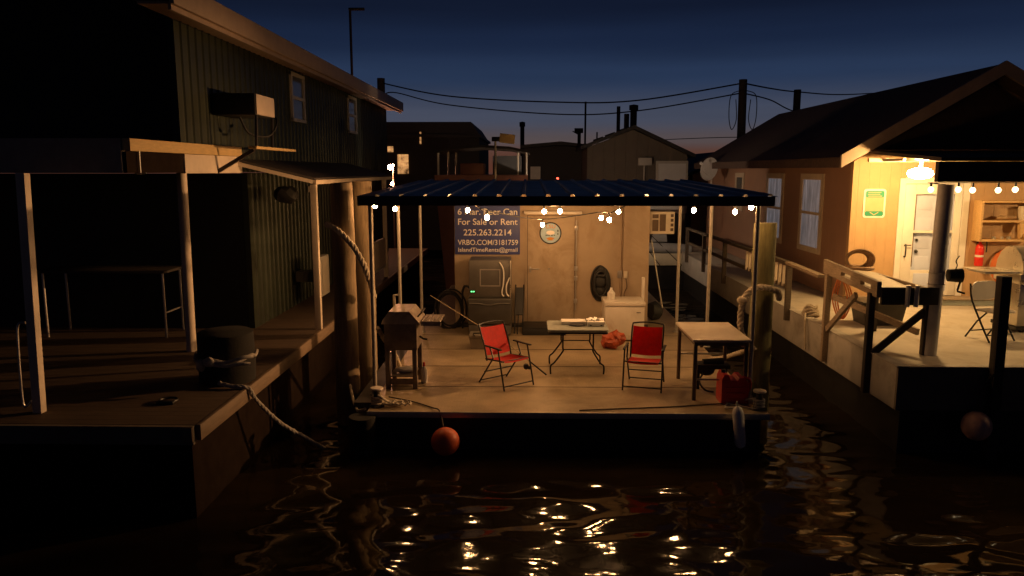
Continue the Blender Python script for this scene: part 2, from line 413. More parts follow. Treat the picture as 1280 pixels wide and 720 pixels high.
# cabin
c = MB(); c.box(-1.5, 2.46, 15.5, 21, .62, 3.34); cab = c.build('cabin', 'cabin_wall', hb)
MB().box(-1.55, 2.5, 15.45, 21.06, 3.342, 3.42).build('cabin_roof', 'beam_dark', hb)
MB().box(1.94, 2.46, 15.40, 15.497, .6, 3.33).build('corner_panel', 'cabin_wall', hb)
MB().box(-1.52, 2.47, 15.36, 15.498, .56, .618).build('sill', 'grey_steel_dark', hb)
dr = MB().box(.0, .955, 15.455, 15.497, .66, 2.84, .006).build('door', 'cabin_door', hb)
f = MB(); f.box(-.05, -.012, 15.462, 15.496, .64, 2.89); f.box(.967, 1.0, 15.462, 15.496, .64, 2.89); f.box(-.05, 1.0, 15.46, 15.496, 2.852, 2.885)
f.build('door_frame', 'cabin_wall', hb)
g_ = MB(); g_.box(-.011, -.001, 15.48, 15.4975, .64, 2.85); g_.box(.956, .966, 15.48, 15.4975, .64, 2.85); g_.box(-.011, .966, 15.48, 15.4975, 2.841, 2.851); g_.build('door_gap', 'vent_brown', hb)
k = MB(); k.cyl((.985, 15.435, .9), (.985, 15.435, 2.75), .012, seg=8)
for z in (1.05, 1.52, 1.72, 2.55): k.box(.95, 1.02, 15.425, 15.46, z, z + .09, .006)
k.build('lock_rod', 'galv', dr)
k = MB(); k.box(.02, .24, 15.43, 15.455, 1.745, 1.765, .003); k.box(.03, .07, 15.43, 15.455, 1.68, 1.8, .003); k.build('latch', 'galv', dr)
MB().ball((.43, 15.445, 1.76), .018).build('knob', 'galv', dr)
k = MB(); k.box(-.08, 1.09, 15.37, 15.495, 2.875, 2.935, .012); k.build('light_fixture', 'white_enamel', hb)
# canopy: ribbed sheet, beams, posts
prof = []; x = -2.2
while x < 3.11:
    prof += [(x, 0), (x + .235, 0), (x + .252, .03), (x + .288, .03), (x + .305, 0)]; x += .3125
prof += [(3.16, 0)]
zt = lambda y: 3.425 + (y - 9.75) * .022
top = [(px, pz) for px, pz in prof]; loop = top + [(px, pz - .005) for px, pz in reversed(top)]
MB().loft([(px, 9.75, pz + zt(9.75)) for px, pz in loop], [(px, 15.44, pz + zt(15.44)) for px, pz in loop]).build('canopy', 'blue_roof', hb, smooth=False)
MB().box(-2.2, 3.15, 9.8, 9.86, 3.30, 3.418, .004).build('canopy_beam', 'beam_dark', hb)
for y in (12.3, 13.9): MB().box(-2.15, 3.1, y, y + .05, zt(y) - .1, zt(y) - .012).build('purlin', 'beam_dark', hb)
for xx in (-2.17, 3.08): MB().slab([(xx, 9.87, 3.33), (xx + .05, 9.87, 3.33), (xx + .05, 15.4, 3.45), (xx, 15.4, 3.45)], (0, 0, .075)).build('side_rail', 'beam_dark', hb)
POSTS = [(-2.12, 9.98), (-2.17, 13.2), (-2.11, 15.0), (3.1, 10.45), (3.12, 13.6), (2.96, 15.0)]
POSTS = [(-2.2, 10.6), (-2.32, 13.6), (-2.11, 14.87), (3.12, 10.4), (3.28, 13.7), (2.98, 14.98)]
for px, py in POSTS: MB().tube([(px, py, .55), (px, py, zt(py) - .08)], .03, 14).build('post', 'pole_white', hb)
for px, py in POSTS: MB().lathe([(.0, 0), (.075, 0), (.075, .012), (.045, .02), (.045, .07), (.0, .07)], (px, py, .55)).build('post_foot', 'galv', hb)
MB().box(2.24, 2.29, 14.75, 14.85, .551, 1.68, .006).build('side_board', 'white_enamel', hb)
# little gangway ledge beside the left posts
MB().box(-2.42, -2.152, 10.2, 15.6, .47, .546).build('side_ledge', 'beam_dark', hb)

# ================================================================== LEFT HOUSE AND DOCK
gh = thing('green_house', 'tall dark green metal-sided house with tan roof edge at left', 'house', (-8, 16, 1.1))
def ribbed(x, y0, y1, z0, z1, name, parent, m, sp=.23):
    pts = []; y = y0
    while y < y1 - sp:
        pts += [(x, y), (x, y + sp * .7), (x + .022, y + sp * .78), (x + .022, y + sp * .92)]; y += sp
    pts += [(x, y1), (x - .1, y1), (x - .1, y0)]
    return MB().prism(pts, 'z', z0, z1).build(name, m, parent, smooth=False)
up = ribbed(-4.62, 10.2, 25.2, 3.72, 5.74, 'upper_wall', gh, 'green_siding')
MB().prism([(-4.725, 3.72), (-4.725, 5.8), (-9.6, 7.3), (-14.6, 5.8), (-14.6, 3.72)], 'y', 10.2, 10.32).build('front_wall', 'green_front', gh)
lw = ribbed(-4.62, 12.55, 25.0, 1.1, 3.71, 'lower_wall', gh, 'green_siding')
MB().box(-14.5, -4.725, 12.55, 12.68, 1.1, 3.7).build('porch_back_wall', 'green_front', gh)  # near-black colour carries the shade under the porch
MB().prism([(-4.15, 5.93), (-9.6, 7.62), (-15, 5.93), (-15, 5.83), (-9.6, 7.5), (-4.15, 5.83)], 'y', 9.2, 25.8).build('roof', 'dark_roof', gh)
fa = MB(); fa.box(-4.2, -4.14, 9.2, 25.75, 5.68, 5.965, .006); fa.box(-4.24, -4.2, 9.25, 25.7, 5.62, 5.69)
fa.build('eave_fascia', 'fascia_tan', gh)
MB().box(-4.63, -4.245, 9.3, 25.6, 5.70, 5.73).build('soffit', 'fascia_tan', gh)
MB().beam((-4.17, 9.22, 5.82), (-9.6, 9.22, 7.5), .05, .24).build('rake_board', 'dark_roof', gh)
for y0, y1 in ((14.97, 15.85), (19.66, 20.6)):
    wf = MB(); 
    wf.box(-4.6, -4.555, y0, y0 + .07, 4.72, 5.63); wf.box(-4.6, -4.555, y1 - .07, y1, 4.72, 5.63)
    wf.box(-4.6, -4.552, y0, y1, 5.57, 5.635); wf.box(-4.6, -4.548, y0, y1, 4.70, 4.76); wf.box(-4.6, -4.56, y0 + .07, y1 - .07, 5.13, 5.19)
    wd = wf.build('window', 'frame_white', gh)
    MB().box(-4.6, -4.585, y0 + .07, y1 - .07, 4.76, 5.57).build('pane', 'window_pane_dusk', wd)
# porch roof over the front: deep beam, side boards, plank on top
MB().box(-14.5, -4.605, 8.64, 8.74, 3.72, 4.11).build('porch_front_beam', 'grey_beam', gh)
MB().box(-14.5, -4.78, 8.85, 12.5, 4.0, 4.1).build('porch_roof', 'dark_roof', gh)
MB().box(-4.6, -4.56, 8.66, 10.1, 3.72, 3.965).build('porch_side_beam', 'matte_dark', gh)  # near stretch of the beam side, its shadow put into the dark colour
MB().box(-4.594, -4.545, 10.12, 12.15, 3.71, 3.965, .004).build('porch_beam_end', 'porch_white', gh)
MB().box(-4.594, -4.5, 8.65, 12.05, 3.968, 4.11, .006).build('roof_edge_plank', 'raw_lumber', gh)
hk = MB(); hk.tube([(-4.53, 8.9, 3.97), (-4.53, 8.9, 3.8), (-4.53, 8.9, 3.72)], .008, 6); hk.tube(curve([(-4.6, 8.9, 3.72), (-4.53, 8.9, 3.71), (-4.46, 8.9, 3.72)]), .009, 6)
hk.build('hook', 'galv', gh)
MB().tube([(-4.98, 10.9, 1.1), (-4.98, 10.95, 3.72)], .07, 16).build('porch_post', 'porch_white', gh)
pp = MB().beam((-5.4, 8.0, 1.1), (-5.4, 8.1, 3.72), .1, .1, bev=.006).build('porch_post', 'porch_white', gh)
MB().tube(curve([(-5.5, 8.03, 1.22), (-5.56, 8.03, 1.16), (-5.6, 8.03, 1.24), (-5.6, 8.05, 1.9), (-5.58, 8.06, 2.08), (-5.5, 8.06, 2.1)]), .014, 8).build('grab_rail', 'galv', pp)
# side awning
MB().slab([(-4.6, 12.0, 3.9), (-3.48, 12.45, 3.6), (-3.48, 19.5, 3.6), (-4.6, 19.5, 3.9)], (0, 0, .03)).build('awning', 'awning_dark', gh)
e = MB(); e.beam((-4.58, 11.97, 3.86), (-3.5, 12.42, 3.565), .03, .06); e.beam((-3.47, 12.42, 3.56), (-3.47, 19.5, 3.56), .04, .07)
e.build('awning_edge', 'trim_tan', gh)
MB().beam((-3.52, 12.52, 1.1), (-3.52, 12.52, 3.52), .1, .09, bev=.004).build('awning_post', 'porch_white', gh)
MB().beam((-3.56, 18.9, 1.1), (-3.56, 18.9, 3.52), .1, .09, bev=.004).build('awning_post', 'porch_white', gh)
# panel screen further along the walkway
MB().box(-3.6, -3.55, 17.2, 18.85, 1.45, 2.1).build('rail_panel', 'porch_white', gh)
MB().box(-3.6, -3.54, 17.2, 18.85, 1.38, 1.45).build('rail_panel_trim', 'frame_white', gh)
MB().box(-4.59, -4.5, 15.9, 16.05, 3.3, 3.42).build('junction_box', 'frame_white', gh)

ld = thing('wooden_dock', 'brown plank dock with a pale edge board in front of the green house', 'dock', (-8, 14, 0))
MB().box(-14.5, -3.5, 7.62, 26, 1.03, 1.1).build('planking', 'dock_boards', ld)
MB().box(-3.497, -3.44, 7.62, 26, .93, 1.103, .006).build('edge_board', 'dock_edge', ld)
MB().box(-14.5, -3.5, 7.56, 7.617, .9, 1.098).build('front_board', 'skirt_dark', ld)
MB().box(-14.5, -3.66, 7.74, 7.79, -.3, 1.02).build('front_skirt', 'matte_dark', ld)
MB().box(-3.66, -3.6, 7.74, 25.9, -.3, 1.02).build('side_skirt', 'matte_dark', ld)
MB().box(-3.62, -3.5, 7.54, 7.56, .93, 1.095, .01).build('corner_cap', 'dock_edge', ld)
for y in (8.7, 10.9, 13.4, 16, 18.5, 22):
    MB().tube([(-4.1, y, -.8), (-4.1, y, 1.02)], .14, 14).build('piling', 'dark_pile', ld)
for xx in (-6.5, -9.5): MB().tube([(xx, 8.7, -.8), (xx, 8.7, 1.02)], .14, 14).build('piling', 'dark_pile', ld)
MB().box(-14.4, -4.3, 9, 25.8, .5, .9).build('crossbeam', 'hull_black', ld)

# things on and about the left house
ac = thing('air_conditioner', 'dark box air conditioner jutting from the green wall with a pale end panel', 'air conditioner', (-4.2, 11.6, 4.5))
MB().box(-4.59, -3.97, 11.24, 12.05, 4.55, 4.86, .01).build('case', 'rubber_dark', ac)
MB().box(-3.968, -3.95, 11.26, 12.04, 4.56, 4.85, .004).build('end_panel', 'ac_white', ac)
b = MB(); b.beam((-3.98, 11.3, 4.55), (-4.0, 11.3, 4.1), .03, .03); b.beam((-3.98, 12.0, 4.55), (-4.0, 12.0, 4.1), .03, .03); b.build('bracket', 'beam_dark', ac)
MB().tube(curve([(-4.3, 11.5, 4.54), (-4.2, 11.6, 4.3), (-4.0, 11.9, 4.28), (-3.98, 12.2, 4.55), (-4.3, 12.3, 4.8), (-4.58, 12.3, 4.9)]), .018, 6).build('cable', 'wire_black', ac)
sh = thing('wall_shelf', 'narrow pale plank shelf under the air conditioner on the green wall', 'shelf', (-4.2, 11.5, 4.0))
MB().box(-4.05, -3.93, 11.1, 13.0, 4.06, 4.10, .004).build('plank', 'raw_lumber', sh)
MB().beam((-4.0, 11.2, 4.05), (-4.58, 11.2, 3.72), .05, .05).build('brace', 'awning_dark', sh)
hg = MB(); hg.ball((-4.1, 12.9, 3.35), .2, (1, 1.2, .7)).lumps(.08, 5, 3)
tag(hg.build('hanging_basket', 'rubber_dark'), 'dark wicker basket hanging under the side awning of the green house', 'basket')
tb = thing('side_table', 'dark workbench with pale metal legs under the porch at left', 'table', (-6.6, 12.1, 1.1))
MB().box(-7.8, -5.72, 11.75, 12.45, 2.14, 2.18, .004).build('table_top', 'awning_dark', tb)
for xx, yy in ((-5.78, 11.8), (-5.78, 12.4), (-7.7, 11.8), (-7.7, 12.4)): MB().tube([(xx, yy, 1.1), (xx, yy, 2.14)], .02, 8).build('leg', 'galv', tb)
MB().tube([(-5.78, 11.8, 1.5), (-5.78, 12.4, 1.5)], .014, 8).build('stretcher', 'galv', tb)
mb = thing('meter_box', 'cream utility box on the green house wall behind the awning post', 'utility box', (-4.0, 14.8, 1.4))
MB().box(-4.12, -3.98, 14.45, 15.05, 1.32, 2.1, .02).build('case', 'white_enamel', mb)
MB().box(-4.52, -4.12, 14.6, 14.9, 1.6, 1.8).build('mount', 'grey_steel_dark', mb)
MB().box(-3.979, -3.972, 14.5, 15.0, 1.38, 2.04, .003).build('cover', 'ivory', mb)
st = thing('piling_stump', 'wide dark cut-off piling with a rope tied round it on the plank dock', 'piling', (-3.84, 9.35, 1.1))
s_ = MB(); s_.tube([(-3.84, 9.38, 1.1), (-3.84, 9.38, 1.4), (-3.84, 9.38, 1.72), (-3.84, 9.38, 1.74)], [.345, .345, .34, .3], 22); s_.lumps(.015, 3, 1); s_.build('trunk', 'dark_pile', st)
MB().tube([(p[0], p[1], p[2] + .03 * math.sin(i)) for i, p in enumerate(ring((-3.84, 9.38, 1.42), .37, 'z', 28))], .022, 8, True).build('rope_wrap', 'rope_grey', st)
kn = MB(); kn.ball((-3.9, 8.99, 1.42), .07, (1.2, .8, .9)); kn.ball((-4.02, 9.02, 1.38), .06, (1, .8, 1.3)); kn.lumps(.02, 14)
kn.tube(curve([(-3.9, 8.98, 1.43), (-3.7, 9.0, 1.42), (-3.5, 9.06, 1.47), (-3.42, 9.15, 1.46)]), .024, 8); kn.tube(curve([(-3.88, 8.97, 1.4), (-3.7, 8.98, 1.38), (-3.5, 9.02, 1.4), (-3.42, 9.06, 1.39)]), .022, 8)
kn.build('knot', 'rope_grey', st)
tag(MB().rope(curve([(-3.8, 9.0, 1.16), (-3.6, 8.95, 1.13), (-3.43, 8.97, 1.11), (-3.38, 9.05, .95), (-3.2, 9.35, .55), (-2.95, 9.7, .2), (-2.75, 9.95, -.06)]), .028).build('mooring_rope', 'rope_grey'), 'grey rope running from the dark stump over the dock edge into the water', 'rope')
# faint rope along dock and an iron ring
cl = MB(); cl.tube(ring((-4.15, 8.4, 1.125), .1, 'z', 20), .014, 8, True); cl.box(-4.25, -4.05, 8.3, 8.36, 1.1, 1.135, .006)
tag(cl.build('deck_ring', 'black_metal'), 'black iron ring lying on the plank dock near its front corner', 'deck ring')

# ================================================================== PILES
def pile(name, x, y, r0, r1, z1, m, label, cat='piling', group=None, seed=1):
    b = MB(); n = 14
    b.tube([(x, y, -1 + (z1 + 1) * i / n) for i in range(n + 1)], [r0 + (r1 - r0) * i / n for i in range(n + 1)], 22).lumps(.018, 2.3, seed)
    return tag(b.build(name, m), label, cat, group)
pile('mooring_pile', -2.69, 11.0, .185, .16, 3.58, 'brown_pile', 'tall brown round piling wrapped by a thick pale rope, nearer of two beside the houseboat', seed=2)
pile('mooring_pile', -2.62, 12.05, .175, .155, 3.58, 'brown_pile', 'tall brown round piling standing just behind the rope-wrapped piling', seed=4)
pile('mooring_pile', 3.52, 11.35, .185, .16, 2.98, 'green_pile', 'greenish flat-topped piling with a white rope at the front right houseboat post', seed=6)
pile('mooring_pile', -2.2, 9.72, .19, .18, .5, 'dark_pile', 'short black piling stub at the front left corner of the houseboat', seed=8)
tag(MB().rope(curve([(-2.86, 11.12, 2.95), (-2.88, 10.86, 2.98), (-2.72, 10.76, 2.92), (-2.5, 10.74, 2.7), (-2.34, 10.72, 2.42), (-2.28, 10.78, 2.2), (-2.26, 11.0, 1.9)]), .042).build('thick_rope', 'rope_pale'), 'thick pale rope sloping from the brown piling to the left front canopy post', 'rope')
tag(MB().rope(curve([(-2.24, 11.1, 1.42), (-2.2, 11.3, 1.22), (-2.16, 11.5, 1.08), (-2.12, 11.8, .85), (-2.1, 12.1, .58)]), .035).build('thick_rope', 'rope_pale'), 'short frayed pale rope hanging beside the grill behind the left front post', 'rope')
rr = MB(); rr.rope(curve([(3.2, 11.02, 1.2), (3.12, 11.0, 1.55), (3.16, 11.0, 1.9), (3.3, 11.03, 2.04), (3.5, 11.09, 2.05), (3.68, 11.15, 1.98), (3.74, 11.2, 1.86)]), .048)
rr.ball((3.13, 10.98, 1.88), .065, (1.3, 1, .9)).lumps(.012, 9)
tag(rr.build('thick_rope', 'rope_pale'), 'thick white rope looped over the greenish piling on the right', 'rope')
tag(MB().rope(curve([(3.36, 11.05, 1.15), (3.3, 11.6, .95), (3.2, 12.1, .75), (3.1, 12.6, .6)]), .035).build('thick_rope', 'rope_pale'), 'pale rope slanting down behind the white-topped sink table', 'rope')

# ================================================================== RIGHT HOUSE AND DOCK
th = thing('tan_house', 'tan wooden house with brown gable roof and a brightly lit porch at right', 'house', (8.5, 18, 1.2))
DX0, DX1, DZ0, DZ1 = 7.2, 8.3, 1.34, 3.5      # door opening
fw = MB()
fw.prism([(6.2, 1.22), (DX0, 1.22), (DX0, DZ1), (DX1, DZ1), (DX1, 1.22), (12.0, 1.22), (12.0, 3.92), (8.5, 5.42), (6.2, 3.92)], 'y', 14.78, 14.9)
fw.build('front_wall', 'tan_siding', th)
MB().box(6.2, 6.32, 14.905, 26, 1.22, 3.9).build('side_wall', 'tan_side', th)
rf = MB(); rf.prism([(5.72, 3.86), (8.5, 5.5), (11.4, 3.86), (11.4, 3.98), (8.5, 5.64), (5.72, 3.98)], 'y', 14.2, 26.6)
rf.build('roof', 'shingle_brown', th)
bb = MB(); bb.prism([(5.70, 3.80), (5.70, 4.03), (8.5, 5.68), (11.45, 4.03), (11.45, 3.80), (8.5, 5.44)], 'y', 14.13, 14.196); bb.build('barge_board', 'barge_tan', th)
MB().prism([(6.5, 4.14), (10.5, 4.14), (8.5, 5.4)], 'y', 14.72, 14.776).build('gable_panel', 'porch_roof_dark', th)
MB().box(5.70, 5.74, 14.2, 26.6, 3.8, 3.99).build('eave_board', 'shingle_brown', th)
pr = MB(); pr.slab([(5.38, 10.15, 3.92), (12.2, 10.15, 3.92), (12.2, 14.76, 4.12), (6.45, 14.76, 4.12)], (0, 0, -.05)); pr.build('porch_roof', 'porch_roof_dark', th)
MB().box(5.36, 12.1, 10.16, 10.24, 3.6, 3.868).build('porch_beam', 'porch_roof_dark', th)
rt_ = MB()
rt_.box(6.25, 7.9, 14.25, 14.32, 3.90, 3.97)
for xx in (6.5, 6.9, 7.3, 7.7): rt_.box(xx, xx + .05, 13.5, 14.25, 3.91, 3.96)
rt_.build('rafter', 'trim_tan', th)
for y0, y1 in ((16.15, 17.5), (18.65, 20.0), (22.1, 23.0)):
    z0, z1 = 1.98, 3.68
    if y0 > 22: z0 = 2.6
    wf = MB(); wf.box(6.165, 6.197, y0, y0 + .14, z0, z1); wf.box(6.165, 6.197, y1 - .14, y1, z0, z1)
    wf.box(6.163, 6.197, y0 + .14, y1 - .14, z1 - .13, z1); wf.box(6.163, 6.197, y0 + .14, y1 - .14, z0, z0 + .12); wf.box(6.17, 6.197, y0 + .14, y1 - .14, (z0 + z1) / 2 - .03, (z0 + z1) / 2 + .03)
    wd = wf.build('window', 'trim_tan', th)
    MB().box(6.185, 6.197, y0 + .14, y1 - .14, z0 + .12, z1 - .13).build('pane', 'pane_lit' if y0 < 20 else 'window_pane_dark', wd)
# storm door with a panelled door behind it
tr = MB(); tr.box(DX0 - .11, DX0, 14.75, 14.778, 1.34, 3.6); tr.box(DX1, DX1 + .12, 14.75, 14.778, 1.34, 3.6); tr.box(DX0, DX1, 14.748, 14.778, 3.5, 3.62)
tr.build('door_trim', 'trim_white', th)
sd = MB(); X0, X1 = DX0 + .01, DX1 - .01
sd.box(X0, X0 + .2, 14.76, 14.8, 1.35, 3.49, .004); sd.box(X1 - .13, X1, 14.76, 14.8, 1.35, 3.49, .004)
sd.box(X0 + .2, X1 - .13, 14.76, 14.8, 3.3, 3.49); sd.box(X0 + .2, X1 - .13, 14.76, 14.8, 1.35, 1.84); sd.box(X0 + .2, X1 - .13, 14.763, 14.8, 2.56, 2.61)
sdo = sd.build('storm_door', 'trim_white', th)
MB().box(X0 + .26, X1 - .19, 14.752, 14.76, 1.44, 1.78, .004).build('kick_panel', 'door_cool_tint', sdo)
hd = MB(); hd.tube(curve([(X0 + .05, 14.755, 2.32), (X0 + .05, 14.7, 2.33), (X0 + .05, 14.7, 2.12), (X0 + .05, 14.755, 2.11)]), .012, 8); hd.tube([(X0 + .05, 14.7, 2.33), (X0 + .15, 14.7, 2.33)], .01, 8)
hd.build('handle', 'black_metal', sdo)
ind = MB(); ind.box(X0 + .02, X1 - .02, 14.86, 14.9, 1.35, 3.49)
for xx in (X0 + .3, X0 + .66):
    for z0, z1 in ((1.5, 2.1), (2.25, 2.85), (3.0, 3.4)):
        ind.box(xx, xx + .27, 14.85, 14.862, z0, z1, .006)
idr = ind.build('inner_door', 'door_cool_tint', th)
MB().box(X0 + .205, X0 + .26, 14.845, 14.856, 1.9, 3.4).build('jamb', 'vent_brown', idr)
MB().ball((X0 + .31, 14.82, 2.2), .035).build('knob', 'black_metal', idr)
MB().ball((X0 + .31, 14.83, 2.42), .028).build('deadbolt', 'black_metal', idr)
sp = MB(); sp.box(6.2, 12, 14.45, 14.77, 1.205, 1.31, .006); sp.build('step', 'step_grey', th)
MB().box(6.2, 12, 14.42, 14.775, 1.312, 1.335).build('step_edge', 'station_wood', th)
pq = MB().tube([(5.62, 10.5, 1.2), (5.64, 10.5, 2.4), (5.66, 10.5, 3.56)], .1, 18).build('porch_post', 'pipe_grey', th)
for z in (2.2, 2.36): MB().tube(ring((5.64, 10.5, z), .104, 'z', 18), .008, 6, True).build('band', 'galv', pq)
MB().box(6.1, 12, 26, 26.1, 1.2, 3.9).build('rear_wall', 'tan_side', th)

rd = thing('floating_dock', 'pale concrete-topped floating dock with white side skirt below the tan house', 'dock', (8, 16, 0))
MB().box(4.9, 13, 9.83, 26, 1.12, 1.2).build('deck', 'concrete_deck', rd)
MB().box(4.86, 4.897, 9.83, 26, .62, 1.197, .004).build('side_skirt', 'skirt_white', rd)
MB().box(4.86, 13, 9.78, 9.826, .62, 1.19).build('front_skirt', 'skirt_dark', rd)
ed = MB(); ed.box(4.84, 5.0, 9.78, 26, 1.201, 1.216, .004); ed.box(5.003, 13, 9.76, 9.9, 1.201, 1.216, .004); ed.build('edge_strip', 'skirt_white', rd)
MB().box(4.98, 13, 9.9, 25.8, -.1, .6).build('float', 'hull_black', rd)

# fish cleaning / work station at the dock edge
ws = thing('cleaning_station', 'wooden fish cleaning table with slotted side board at the dock edge', 'work table', (5.2, 11.4, 1.2))
LEGS = [(4.815, 10.6, .62), (4.815, 12.15, .68), (5.55, 10.5, 1.2), (5.55, 12.1, 1.2)]
for i, (a, b_, z) in enumerate(LEGS): MB().beam((a, b_, z), (a, b_, 2.06 if i % 2 == 0 else 2.12), .09, .09, bev=.004).build('leg', 'station_dark' if i != 1 else 'station_wood', ws)
MB().slab([(4.87, 10.5, 2.06), (5.6, 10.5, 2.0), (5.6, 12.3, 2.1), (4.87, 12.3, 2.16)], (0, 0, .03)).build('table_top', 'station_top', ws)
sbm = MB()
y0, y1 = 10.42, 12.35
def zb(y): return 2.02 + (y - 10.42) * .045
for a, b_ in ((10.42, 10.62), (10.95, 11.3), (11.65, 12.35)): sbm.slab([(4.80, a, zb(a)), (4.86, a, zb(a)), (4.86, b_, zb(b_)), (4.80, b_, zb(b_))], (0, 0, .22))
for a, b_ in ((10.62, 10.95), (11.3, 11.65)):
    sbm.slab([(4.80, a, zb(a)), (4.86, a, zb(a)), (4.86, b_, zb(b_)), (4.80, b_, zb(b_))], (0, 0, .08)); sbm.slab([(4.80, a, zb(a) + .14), (4.86, a, zb(a) + .14), (4.86, b_, zb(b_) + .14), (4.80, b_, zb(b_) + .14)], (0, 0, .08))
bmesh.ops.remove_doubles(sbm.bm, verts=sbm.bm.verts, dist=.0005)
sbm.build('slotted_board', 'station_wood', ws)
MB().box(4.865, 5.64, 10.40, 10.455, 1.92, 2.16, .004).build('front_board', 'station_dark', ws)
MB().box(5.6, 5.64, 10.46, 12.3, 1.98, 2.12).build('back_board', 'station_wood', ws)
for xx in (5.2, 5.32): MB().tube([(xx, 10.37, 1.9), (xx, 10.37, 2.2)], .032, 10).build('rod_holder', 'white_plastic', ws)
MB().beam((4.86, 10.55, 1.2), (5.52, 10.5, 1.82), .05, .09).build('brace', 'station_dark', ws)
MB().beam((4.815, 12.08, 1.22), (4.815, 11.1, 1.95), .05, .08).build('brace', 'station_wood', ws)
MB().beam((4.9, 12.12, 1.75), (5.5, 10.6, 1.5), .05, .09).build('brace', 'station_wood', ws)
# rail along the dock edge
rl = thing('deck_railing', 'weathered wooden railing along the walkway beside the tan house', 'railing', (4.87, 18, 1.2))
MB().beam((4.82, 12.45, 2.03), (4.82, 14.05, 2.06), .12, .05).build('top_rail', 'station_wood', rl)
MB().beam((4.82, 14.1, 2.06), (4.82, 23.1, 2.02), .1, .06).build('top_rail', 'weathered_wood', rl)
for y in (13.98, 16.0, 18.6, 20.8, 23.0): MB().beam((4.815, y, 1.0), (4.815, y, 2.02), .09, .09).build('rail_post', 'weathered_wood', rl)
MB().beam((4.82, 14.1, 1.62), (4.82, 23.0, 1.6), .05, .07).build('lower_rail', 'weathered_wood', rl)
for i in range(12): MB().beam((4.79, 14.2 + i * .22, 1.6), (4.79, 14.2 + i * .22, 2.0), .05, .03).build('picket', 'trim_tan', rl)

# flood lamp
FLOOD_BEAM = 2700
fl = thing('flood_lamp', 'glaring orange flood lamp above the white porch door', 'lamp', (7.35, 14.6, 3.6))
MB().box(6.7, 6.86, 13.35, 13.5, 3.93, 3.99, .01).build('base', 'trim_white', fl)
MB().tube([(6.78, 13.42, 3.95), (6.76, 13.4, 3.72)], .03, 10).build('arm', 'trim_white', fl)
MB().ball((6.74, 13.35, 3.70), .13, (1.7, .8, .75), sub=3).build('glow_lens', 'flood_glow', fl)
bl = bpy.data.lights.new('flood_beam', 'SPOT'); bl.energy = FLOOD_BEAM; bl.color = (1, .5, .2); bl.spot_size = R(44); bl.spot_blend = .9; bl.shadow_soft_size = .06
bo = bpy.data.objects.new('flood_beam', bl); col.objects.link(bo); bo.parent = fl
bo.location = Vector((6.5, 13.25, 3.68)) - fl.location
bo.rotation_euler = (Vector((-4.6, 10.3, 2.2)) - Vector((6.5, 13.25, 3.68))).to_track_quat('-Z', 'Y').to_euler()
pl2 = thing('porch_lamp', 'second warm lamp under the porch roof to the right of the pine shelf', 'lamp', (11.3, 11.2, 3.7))
MB().lathe([(0, 0), (.1, 0), (.1, .1), (0, .1)], (11.3, 11.2, 3.78)).build('base', 'trim_white', pl2)
MB().ball((11.3, 11.2, 3.69), .11, sub=2).build('globe', 'porch_glow', pl2)
# wall things
ps = thing('green_notice', 'green and tan notice board with a white border on the tan wall', 'sign', (6.63, 14.76, 2.88))
def rrect(x0, x1, z0, z1, r, n=5):
    o = []
    for cx_, cz_, a in ((x1 - r, z1 - r, 0), (x0 + r, z1 - r, 90), (x0 + r, z0 + r, 180), (x1 - r, z0 + r, 270)):
        for i in range(n + 1): q = R(a + 90 * i / n); o.append((cx_ + r * math.cos(q), cz_ + r * math.sin(q)))
    return o
MB().prism(rrect(6.42, 6.84, 2.85, 3.4, .05), 'y', 14.762, 14.778).build('border', 'trim_white', ps)
MB().prism(rrect(6.455, 6.805, 2.885, 3.365, .035), 'y', 14.757, 14.7615).build('panel', 'sign_tan', ps)
MB().prism(rrect(6.455, 6.805, 3.235, 3.365, .035), 'y', 14.752, 14.7565).build('header', 'sign_green', ps)
MB().prism(rrect(6.455, 6.805, 2.885, 2.98, .035), 'y', 14.752, 14.7565).build('footer', 'sign_green', ps)
mk = MB()
for i, (a, b_) in enumerate(((6.5, 6.74), (6.49, 6.72), (6.5, 6.76))): mk.box(a, b_, 14.749, 14.7515, 3.33 - i * .035, 3.34 - i * .035)
mk.prism([(6.55, 2.965), (6.63, 2.915), (6.71, 2.965), (6.71, 2.95), (6.63, 2.9), (6.55, 2.95)], 'y', 14.749, 14.7515)
mk.build('markings', 'sign_tan', ps)
sf = thing('wall_shelf', 'pine two-tier shelf box on the lit porch wall right of the door', 'shelf', (8.9, 14.6, 2.4))
for z in (3.15, 2.78, 2.42): MB().box(8.56, 9.5, 14.5, 14.775, z, z + .04, .003).build('board', 'shelf_pine', sf)
for xx in (8.52, 9.5): MB().box(xx, xx + .04, 14.5, 14.775, 2.42, 3.19, .003).build('side', 'shelf_pine', sf)
MB().prism([(9.3, 2.46), (9.42, 2.775), (9.26, 2.775)], 'y', 14.52, 14.6).build('bracket', 'shelf_pine', sf)
bx = MB(); bx.ball((9.05, 14.62, 2.865), .1, (2.0, .8, .45)).lumps(.03, 8, 4)
tag(bx.build('paper_bag', 'cardboard'), 'crumpled tan paper bag on the upper pine shelf', 'bag')
tag(MB().lathe([(0, 0), (.07, 0), (.085, .22), (.08, .26), (0, .26)], (9.36, 14.62, 2.822)).build('paper_cup', 'ivory'), 'tall cream container at the right end of the pine shelf', 'container')
for i, (xx, r_) in enumerate(((8.85, .035), (9.0, .03), (9.13, .04))):
    tag(MB().lathe([(0, 0), (r_, 0), (r_, .04), (r_ * .6, .05), (0, .05)], (xx, 14.6, 2.461)).build('small_tin', 'steel_bright'), 'small round tin lying on the lower pine shelf', 'tin', 'tins on the lower shelf')
ex = thing('fire_extinguisher', 'red fire extinguisher hung on the porch wall beside the door', 'fire extinguisher', (8.66, 14.68, 1.96))
